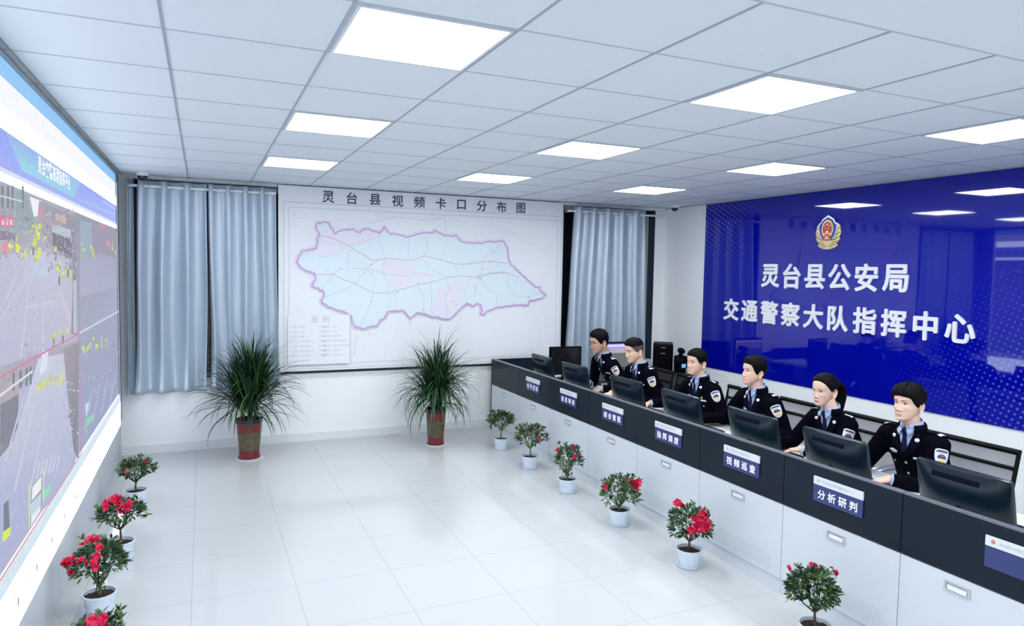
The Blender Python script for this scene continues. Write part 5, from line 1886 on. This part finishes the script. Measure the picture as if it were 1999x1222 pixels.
    def subdiv(pl, k=3):
        out = []
        for a, b in zip(pl[:-1], pl[1:]):
            for q in range(k):
                out.append(tuple(np.array(a) * (1 - q / k) + np.array(b) * q / k))
        return out + [tuple(pl[-1])]
    cy0 = hy * 0.5

    def f3(y, z):
        return np.array([0.3, *(Tw @ np.array([0.3, y, 0]))[1:2] + cy0, SZ + z]) if False else (Tw @ np.array([0.3, y, 0.0]) + np.array([sx, cy0, SZ + z]))
    fd = Tw @ np.array([-1.0, 0, 0])

    def solid(o, th=0.002):
        m = o.modifiers.new('thick', 'SOLIDIFY')
        m.thickness = th
        m.offset = 0
        return o
    # shirt front, tie
    sh = MB()
    zt, zb = -0.005, -0.135
    patch(sh, subdiv([f3(-0.052, zt), f3(-0.030, -0.075), f3(-0.004, zb)], 4), subdiv([f3(0.052, zt), f3(0.030, -0.075), f3(0.004, zb)], 4), fd, 0.003, n=10)
    # collar band and two points
    ring = []
    for z, rr, tiltf in ((0.0, 0.064, 0), (0.03, 0.060, 0), (0.05, 0.0585, 0), (0.046, 0.0625, 0), (0.016, 0.069, 0)):
        rg = []
        for k in np.linspace(0.30, 2 * pi - 0.30, 26):
            back = (1 - math.cos(k)) / 2
            rg.append(nb + Tw @ np.array([rr * S_ * math.cos(k) * 1.0 + 0.004, rr * S_ * math.sin(k) * 1.02, z * S_ * (0.75 + 0.35 * back) - 0.006 + 0.010 * back - 0.012 * (1 - back)]))
        ring.append(rg)
    n0 = len(ring[0])
    sh.add([p for r in ring for p in r], [(i * n0 + j, i * n0 + j + 1, (i + 1) * n0 + j + 1, (i + 1) * n0 + j) for i in range(4) for j in range(n0 - 1)])
    for s in (-1, 1):
        A0 = nb + Tw @ np.array([0.055 * S_, s * 0.016, 0.020])
        A1 = nb + Tw @ np.array([0.030 * S_, s * 0.058 * S_, 0.016])
        B0 = nb + Tw @ np.array([0.086 * S_, s * 0.030, -0.048])
        B1 = nb + Tw @ np.array([0.070 * S_, s * 0.052, -0.022])
        C0_ = nb + Tw @ np.array([0.072 * S_, s * 0.008, -0.004])
        sh.add([A0, A1, B1, B0, C0_], [(0, 1, 2, 3, 4)])
    solid(sh.build('shirt', shirt_m, t, smooth=60), 0.0016)
    ti = MB()
    patch(ti, subdiv([f3(-0.017, -0.018), f3(-0.012, -0.042), f3(-0.020, -0.10), f3(-0.010, -0.140)], 3), subdiv([f3(0.017, -0.018), f3(0.012, -0.042), f3(0.020, -0.10), f3(0.010, -0.140)], 3), fd, 0.0085, n=4)
    ti.ell(nb + Tw @ np.array([0.071 * S_, 0, -0.018]), (0.010, 0.0165, 0.017), 12, 8)
    solid(ti.build('tie', tie_m, t, smooth=60), 0.003)
    # lapels and jacket collar
    la = MB()
    for s in (-1, 1):
        inner = subdiv([f3(s * 0.056, 0.0), f3(s * 0.040, -0.070), f3(s * 0.008, -0.140), f3(0.0, -0.165)], 4)
        outer = subdiv([f3(s * 0.080, -0.012), f3(s * 0.092, -0.080), f3(s * 0.050, -0.140), f3(s * 0.004, -0.170)], 4)
        patch(la, inner, outer, fd, 0.0075, n=5)
    cr = []
    for rr, z in ((0.070, 0.016), (0.074, 0.028), (0.080, 0.018), (0.086, -0.012)):
        cr.append([nb + Tw @ np.array([rr * S_ * math.cos(k) + 0.0, rr * S_ * math.sin(k) * 1.03, z + 0.016 * (1 - math.cos(k)) / 2 - 0.012]) for k in np.linspace(0.75, 2 * pi - 0.75, 24)])
    n0 = 24
    la.add([p for r in cr for p in r], [(i * n0 + j, i * n0 + j + 1, (i + 1) * n0 + j + 1, (i + 1) * n0 + j) for i in range(3) for j in range(n0 - 1)])
    solid(la.build('lapel', navy2, t, smooth=60), 0.003)
    # shoulder boards with silver marks
    for s, key in ((1, 'left'), (-1, 'right')):
        shp = arms[key][0]
        sb = MB()
        n_in = np.array([sx - 0.004, cy0, 0]) + Tw @ np.array([0, s * 0.085, 0])
        n_out = np.array([shp[0], shp[1], 0]) + Tw @ np.array([0, s * 0.026, 0])
        ax = Tw @ np.array([0.026, 0, 0])
        pl = [n_in + (n_out - n_in) * q + np.array([0, 0, SZ]) for q in np.linspace(0, 1, 8)]
        patch(sb, [p - ax for p in pl], [p + ax for p in pl], (0, 0, -1), 0.006, n=4)
        o = solid(sb.build('shoulder_board', navy2, t, smooth=60), 0.004)
        mk = MB()
        for kind in P.get('marks', ('bar',)):
            if kind == 'bar':
                q0, q1 = 0.76, 0.97
                pl2 = [n_in + (n_out - n_in) * q + np.array([0, 0, SZ]) for q in (q0, (q0 + q1) / 2, q1)]
                patch(mk, [p - ax * 0.9 for p in pl2], [p + ax * 0.9 for p in pl2], (0, 0, -1), 0.0095, n=4)
            if kind == 'stars':
                for q in (0.35, 0.52, 0.69, 0.86):
                    c = n_in + (n_out - n_in) * q + np.array([0, 0, SZ])
                    e = (n_out - n_in) / np.linalg.norm(n_out - n_in) * 0.008
                    patch(mk, [c - e - ax * 0.35, c - ax * 0.42, c + e - ax * 0.35], [c - e + ax * 0.35, c + ax * 0.42, c + e + ax * 0.35], (0, 0, -1), 0.0095, n=2)
            if kind == 'star':
                c = n_in + (n_out - n_in) * 0.5 + np.array([0, 0, SZ])
                e = (n_out - n_in) / np.linalg.norm(n_out - n_in) * 0.009
                patch(mk, [c - e - ax * 0.35, c - ax * 0.42, c + e - ax * 0.35], [c - e + ax * 0.35, c + ax * 0.42, c + e + ax * 0.35], (0, 0, -1), 0.0095, n=2)
        solid(mk.build('shoulder_mark', badge_m, o, smooth=60), 0.0025)
    # collar badges, chest badges, name strip, buttons
    def spot(name, y, z, w, h, m, shape='rect', off=0.012, par=None):
        b = MB()
        us = np.linspace(-1, 1, 7)
        if shape == 'rect':
            hh = [h] * 7
        elif shape == 'oval':
            hh = [h * math.sqrt(max(0.02, 1 - u * u)) for u in us]
        else:                                           # winged
            hh = [h * (0.35 + 0.65 * (1 - abs(u)) ** 0.7) for u in us]
        patch(b, [f3(y + u * w, z + q) for u, q in zip(us, hh)], [f3(y + u * w, z - q) for u, q in zip(us, hh)], fd, off, n=2)
        return solid(b.build(name, m, par or t, smooth=60), 0.0025)
    for s in (-1, 1):
        spot('collar_badge', s * 0.076, -0.050, 0.0135, 0.012, badge_m, 'oval')
    spot('chest_badge', -0.088, -0.150, 0.034, 0.014, badge_m, 'wing', 0.006)
    ns = spot('name_strip', 0.085, -0.165, 0.032, 0.007, badge_m, 'rect', 0.005)
    if P.get('pin'):
        spot('pin_badge', 0.085, -0.140, 0.008, 0.011, patch_y, 'oval', 0.007)
    for z in (-0.205, -0.275, -0.345):
        spot('button', 0.004, z, 0.0085, 0.0085, button_m, 'oval', 0.006)
    for s in (-1, 1):
        spot('button', s * 0.085, -0.215, 0.0075, 0.0075, button_m, 'oval', 0.006)
    # sleeve badge on the left upper arm
    shp, el, wr = arms['left']
    c = shp + (el - shp) * 0.30
    axis = (shp - el) / np.linalg.norm(shp - el)
    pd = P.get('patchdir', (-0.62, -0.78, -0.05))
    d = np.array(pd) - axis * np.dot(pd, axis)
    d /= np.linalg.norm(d)
    sdv = np.cross(axis, d)
    if sdv[0] > 0:
        sdv = -sdv

    def sleeve(name, prof, m, off, par):
        b = MB()
        A = [c + axis * v - sdv * w for w, v in prof]
        B = [c + axis * v + sdv * w for w, v in prof]
        patch(b, A, B, d, off, n=8)
        return solid(b.build(name, m, par, smooth=60), 0.0015)
    prof = [(0.022, 0.048), (0.036, 0.042), (0.0375, 0.025), (0.036, 0.0), (0.032, -0.02), (0.025, -0.036), (0.012, -0.047), (0.004, -0.049)]
    sp_ = sleeve('sleeve_badge', prof, patch_w, 0.003, t)
    sleeve('badge_band', [(w * 0.84, v) for w, v in ((0.026, 0.041), (0.036, 0.036), (0.037, 0.031), (0.0365, 0.028))], patch_n, 0.0045, sp_)
    sleeve('badge_tower', [(0.008, 0.017), (0.017, 0.010), (0.024, 0.002), (0.021, -0.009)], patch_n, 0.0045, sp_)
    sleeve('badge_star', [(0.001, 0.013), (0.006, 0.007), (0.003, 0.0)], patch_r, 0.0058, sp_)
    sleeve('badge_wreath', [(0.006, -0.014), (0.019, -0.018), (0.020, -0.028), (0.012, -0.038), (0.004, -0.040)], patch_y, 0.0045, sp_)
    # shirt cuffs
    for key in ('left', 'right'):
        shp, el, wr = arms[key]
        u = (wr - el) / np.linalg.norm(wr - el)
        MB().tube([wr - u * 0.03, wr - u * 0.002], [0.0345, 0.0335], 16).build('shirt_cuff', shirt_m, t, smooth=50)
    # ---------------------------------------------------------------- hair
    N = grid_normals(G)
    hs = P['hair']
    flat = G
    x, y, z = flat[..., 0], flat[..., 1], flat[..., 2]
    ang = np.arctan2(np.abs(y), x - 0.0)               # 0 front, pi back
    hl = np.interp(ang, [0, 0.35, 0.62, 0.80, 0.98, 1.25, 1.55, 1.75, 2.1, 2.6, pi], hs['line'])
    # signed distance to the hairline, measured along the scalp
    la_ = np.linspace(0, pi, 140)
    lz_ = np.interp(la_, [0, 0.35, 0.62, 0.80, 0.98, 1.25, 1.55, 1.75, 2.1, 2.6, pi], hs['line'])
    lz_ = np.convolve(np.pad(lz_, 4, mode='edge'), np.ones(9) / 9, mode='valid')
    hl = np.interp(ang, la_, lz_)
    dd_ = np.full(z.shape, 9.0)
    for a_, z_ in zip(la_, lz_):
        dd_ = np.minimum(dd_, np.hypot((ang - a_) * 0.085, z - z_))
    d = np.where(z > hl, dd_, -dd_)
    tfull = np.interp(z, [-0.08, 0.0, 0.04, 0.07, 0.10, 0.115], hs['thick'])
    fr = np.clip((x - 0.03) / 0.05, 0, 1)
    tfull = tfull + hs.get('front', 0.0) * fr * np.clip(d / 0.03, 0, 1)
    rg = np.random.default_rng(P.get('seed', 1))
    th = np.arctan2(y, x)
    tuft = 0.0035 * hs.get('tuft', 1.0) * (np.sin(th * 17 + z * 90 + 2) * 0.5 + np.sin(th * 29 - z * 60) * 0.35 + np.sin(th * 11 + 130 * z) * 0.4)
    ease = np.clip((d + 0.002) / hs.get('ease', 0.030), 0, 1)
    ease = np.sqrt(np.maximum(0, 1 - (1 - ease) ** 2))
    T = (tfull + tuft * np.clip(tfull / 0.012, 0, 1)) * ease - 0.0004 + np.minimum(0, d) * 0.5
    fringe = hs.get('fringe', 0.0)
    keep = d > -0.008
    HG = G + N * T[..., None]
    HG[..., 2] += np.maximum(0, T) * 0.15
    # soften the surface but keep the silhouette
    Hf = []
    mi = []
    keepf = keep
    fz = hs.get('fade', -1)
    for f in F:
        i0, j0 = f[0] // NT, f[0] % NT
        idx = [(q // NT, q % NT) for q in f]
        if any(keepf[a, b] for a, b in idx):
            Hf.append(f)
            zz = np.mean([G[a, b, 2] for a, b in idx])
            aa = np.mean([ang[a, b] for a, b in idx])
            mi.append(1 if (fz > -1 and zz < fz + 0.004 * math.sin(aa * 40) and aa > 0.85) else 0)
    hair = MB()
    hv = hp(HG.reshape(-1, 3))
    hair.v = [tuple(p) for p in hv]
    hair.c = [None] * len(hair.v)
    hair.f = Hf + [tuple(range((NZ - 1) * NT, NZ * NT))]
    hair.m = mi + [0]
    if hs.get('bangs'):
        # separate locks falling on the forehead
        r5 = np.random.default_rng(9)
        for k in range(26):
            a = -0.95 + 1.9 * k / 25
            y0 = 0.066 * math.sin(a)
            zt, zb = 0.085 + r5.uniform(-0.004, 0.004), hs['bangs'] + r5.uniform(-0.006, 0.007) + 0.006 * abs(a)
            pts = []
            for q in np.linspace(0, 1, 5):
                zz = zt + (zb - zt) * q
                xx = interp(zz, ZF, XF) * math.cos(a * 0.86) + 0.018 * (1 - q * 0.55) + 0.002
                pts.append(hp((xx, y0 * (1.05 + 0.05 * q) + 0.006 * q * math.sin(k * 1.3), zz)))
            hair.tube(pts, [0.010, 0.010, 0.0095, 0.0075, 0.002], 6)
    ho = hair.build('hair', [hair_m, stubble_m], t, smooth=80)
    if P.get('ponytail'):
        pt = MB()
        pts = [hp((-0.100, 0, 0.028)), hp((-0.135, 0.004, 0.030)), hp((-0.158, 0.006, 0.000)), hp((-0.162, 0.006, -0.07)), hp((-0.152, 0.004, -0.15)), hp((-0.142, 0.004, -0.225))]
        pt.tube(pts, [0.022, 0.028, 0.032, 0.031, 0.024, 0.006], 14, round_ends=True)
        for k in range(16):
            a = k * 2 * pi / 16
            o = np.array([0.024 * math.cos(a), 0.026 * math.sin(a), 0])
            pt.tube([p + o * (1, 1.15, 1.25, 1.2, 0.95, 0.5)[q] for q, p in enumerate(pts)], [0.004, 0.008, 0.009, 0.009, 0.007, 0.002], 5)
        pt.build('ponytail', hair_m, t, smooth=70)
        MB().tube([hp((-0.108 + 0.003 * math.cos(a), 0.026 * math.cos(a), 0.028 + 0.026 * math.sin(a))) for a in np.linspace(0, 2 * pi, 17)], 0.005, 6).build('hair_tie', black_plastic, t)
    if P.get('glasses'):
        gl = MB()
        for s in (-1, 1):
            cx_ = 0.097
            pts = []
            for a in np.linspace(0, 2 * pi, 21):
                e = 2.6
                pts.append(hp((cx_ - 0.006 * abs(math.cos(a)) * (1 if math.cos(a) * 1 > 0 else 0.2), s * (0.033 + 0.024 * math.copysign(abs(math.cos(a)) ** (2 / e), math.cos(a))), -0.002 + 0.0165 * math.copysign(abs(math.sin(a)) ** (2 / e), math.sin(a)))))
            gl.tube(pts, 0.0013, 6)
            gl.tube([hp((0.091, s * 0.057, 0.006)), hp((0.085, s * 0.070, 0.005)), hp((0.03, s * 0.0755, 0.003)), hp((-0.012, s * 0.0765, 0.003)), hp((-0.03, s * 0.074, -0.016))], 0.0014, 6)
        gl.tube([hp((0.098, -0.010, 0.004)), hp((0.100, 0, 0.006)), hp((0.098, 0.010, 0.004))], 0.0013, 6)
        gl.build('glasses', black_plastic, t, smooth=60)
    return t


SHORT = [0.063, 0.062, 0.058, 0.052, 0.026, -0.012, -0.022, 0.010, -0.040, -0.055, -0.060]
CROP = [0.067, 0.066, 0.062, 0.056, 0.030, 0.0, -0.015, 0.012, -0.035, -0.050, -0.055]
MOP = [0.052, 0.049, 0.046, 0.040, 0.016, -0.006, -0.016, 0.012, -0.040, -0.058, -0.064]
SLICK = [0.080, 0.077, 0.068, 0.058, 0.042, 0.016, -0.004, -0.004, -0.022, -0.045, -0.050]


def local(world, loc, yaw):
    d = np.array([world[0] - loc[0], world[1] - loc[1]])
    a = pi + yaw
    c, s = math.cos(-a), math.sin(-a)
    return (c * d[0] - s * d[1], s * d[0] + c * d[1], world[2])


def seat_officer(label, hip, yaw, eye, P, lh, rh, ldir=None, rdir=None):
    """hip, eye and hands in room coordinates"""
    P = dict(P)
    P['head'] = local(eye, hip, yaw)

    def arm(h, s, dr, key):
        A = dict(P.get(key, {}))
        A['hand'] = local(h, hip, yaw)
        if dr is not None:
            a = pi + yaw
            c, sn = math.cos(-a), math.sin(-a)
            A['dir'] = (c * dr[0] - sn * dr[1], sn * dr[0] + c * dr[1], dr[2])
        return A
    P['left'] = arm(lh, 1, ldir, 'left')
    P['right'] = arm(rh, -1, rdir, 'right')
    return person(label, hip, yaw, P)


HZ = TOP + 0.060                                     # wrist height on the worktop
T_ = [0.002, 0.005, 0.008, 0.013, 0.018, 0.018]
# eye = crown height - 0.125
seat_officer('officer with glasses and short black hair, farthest of the six, looking down', (4.22, 6.32), math.radians(-4), (3.86, 6.32, 1.232),
             dict(skin='tan', scale=1.04, glasses=True, hair=dict(line=SHORT, thick=T_, front=0.008), hyaw=-0.05, hpitch=0.20, eye=0.0036, seed=2, marks=('bar', 'star'), jaw=1.0),
             (3.74, 6.10, HZ), (3.74, 6.46, HZ), (-1, -0.3, -0.15), (-1, -0.1, -0.15))
seat_officer('stout officer with a shaved crew cut and flat top, second from the map', (4.16, 5.66), math.radians(-2), (3.88, 5.70, 1.205),
             dict(skin='fair', scale=0.99, width=1.06, jaw=1.12, build=1.06, hair=dict(line=CROP, thick=[0.0012, 0.0018, 0.004, 0.012, 0.018, 0.017], front=0.004, ease=0.008, tuft=0.6, fade=0.052), hyaw=-0.04, hpitch=0.18, eye=0.0034, seed=3, marks=('bar', 'star')),
             (3.72, 5.50, HZ), (3.70, 5.84, HZ), (-1, 0.2, -0.1), (-1, 0.0, -0.15))
seat_officer('officer with short faded hair looking up at the screens, third from the map', (4.18, 4.84), 0.0, (3.95, 4.87, 1.185),
             dict(skin='fair', scale=0.94, width=1.03, jaw=1.05, hair=dict(line=SHORT, thick=[0.0015, 0.003, 0.006, 0.011, 0.017, 0.018], front=0.008, fade=0.004), hyaw=0.02, hpitch=-0.02, seed=4, marks=('stars',), pin=True, browz=0.001),
             (3.76, 4.60, HZ), (3.72, 5.22, HZ + 0.01), (-1, 0.2, -0.1), (-0.9, 0.35, -0.2))
seat_officer('officer with thick short hair seen almost in profile, seated left of the woman', (4.18, 4.15), math.radians(-3), (3.95, 4.18, 1.20),
             dict(skin='fair', scale=0.96, jaw=1.06, hair=dict(line=SHORT, thick=[0.003, 0.007, 0.010, 0.015, 0.020, 0.020], front=0.010), hyaw=-0.18, hpitch=-0.08, seed=5, marks=('bar',), nose=0.95),
             (3.76, 3.92, HZ), (3.74, 4.55, HZ), (-1, 0.1, -0.1), (-0.9, 0.45, -0.15))
seat_officer('woman officer with a black ponytail, the only woman in the row', (4.18, 3.44), 0.0, (3.95, 3.49, 1.17),
             dict(skin='rosy', scale=0.94, female=True, width=0.95, jaw=0.92, shoulder=0.155, build=0.92, hair=dict(line=SLICK, thick=[0.006, 0.009, 0.011, 0.014, 0.017, 0.016], tuft=0.25, ease=0.03), ponytail=True, hyaw=0.02, hpitch=0.05, eye=0.0058, brow=0.0026, seed=6, marks=('stars',), pin=True, nose=0.85),
             (3.745, 3.485, HZ + 0.01), (3.70, 3.72, HZ), (-0.6, 0.85, -0.2), (-1, -0.1, -0.1))
seat_officer('young officer with a thick black fringe, nearest of the six, at the right', (4.17, 2.845), 0.0, (3.95, 2.87, 1.188),
             dict(skin='rosy', scale=0.95, width=1.01, jaw=0.97, hair=dict(line=MOP, thick=[0.006, 0.012, 0.016, 0.021, 0.025, 0.024], front=0.005, tuft=1.4, ease=0.015), hyaw=0.03, hpitch=-0.05, eye=0.0048, seed=7, marks=('bar',)),
             (3.73, 2.80, HZ), (3.74, 3.10, HZ), (-0.9, 0.4, -0.15), (-1, 0.0, -0.1))

CL = ['black backed chair of the officer with glasses, farthest along the console', 'black backed chair of the crew cut officer, silver armrest showing', 'mesh back chair behind the third officer from the map', 'mesh back chair behind the officer seated left of the woman', 'mesh back chair behind the woman with the ponytail', 'mesh back chair behind the young officer, its right end fully visible']
for k, (x, y) in enumerate(((4.21, 6.32), (4.20, 5.62), (4.20, 4.845), (4.20, 4.19), (4.20, 3.535), (4.20, 2.87))):
    office_chair(CL[k], x, y, 0.0, seat_black if k < 2 else None)
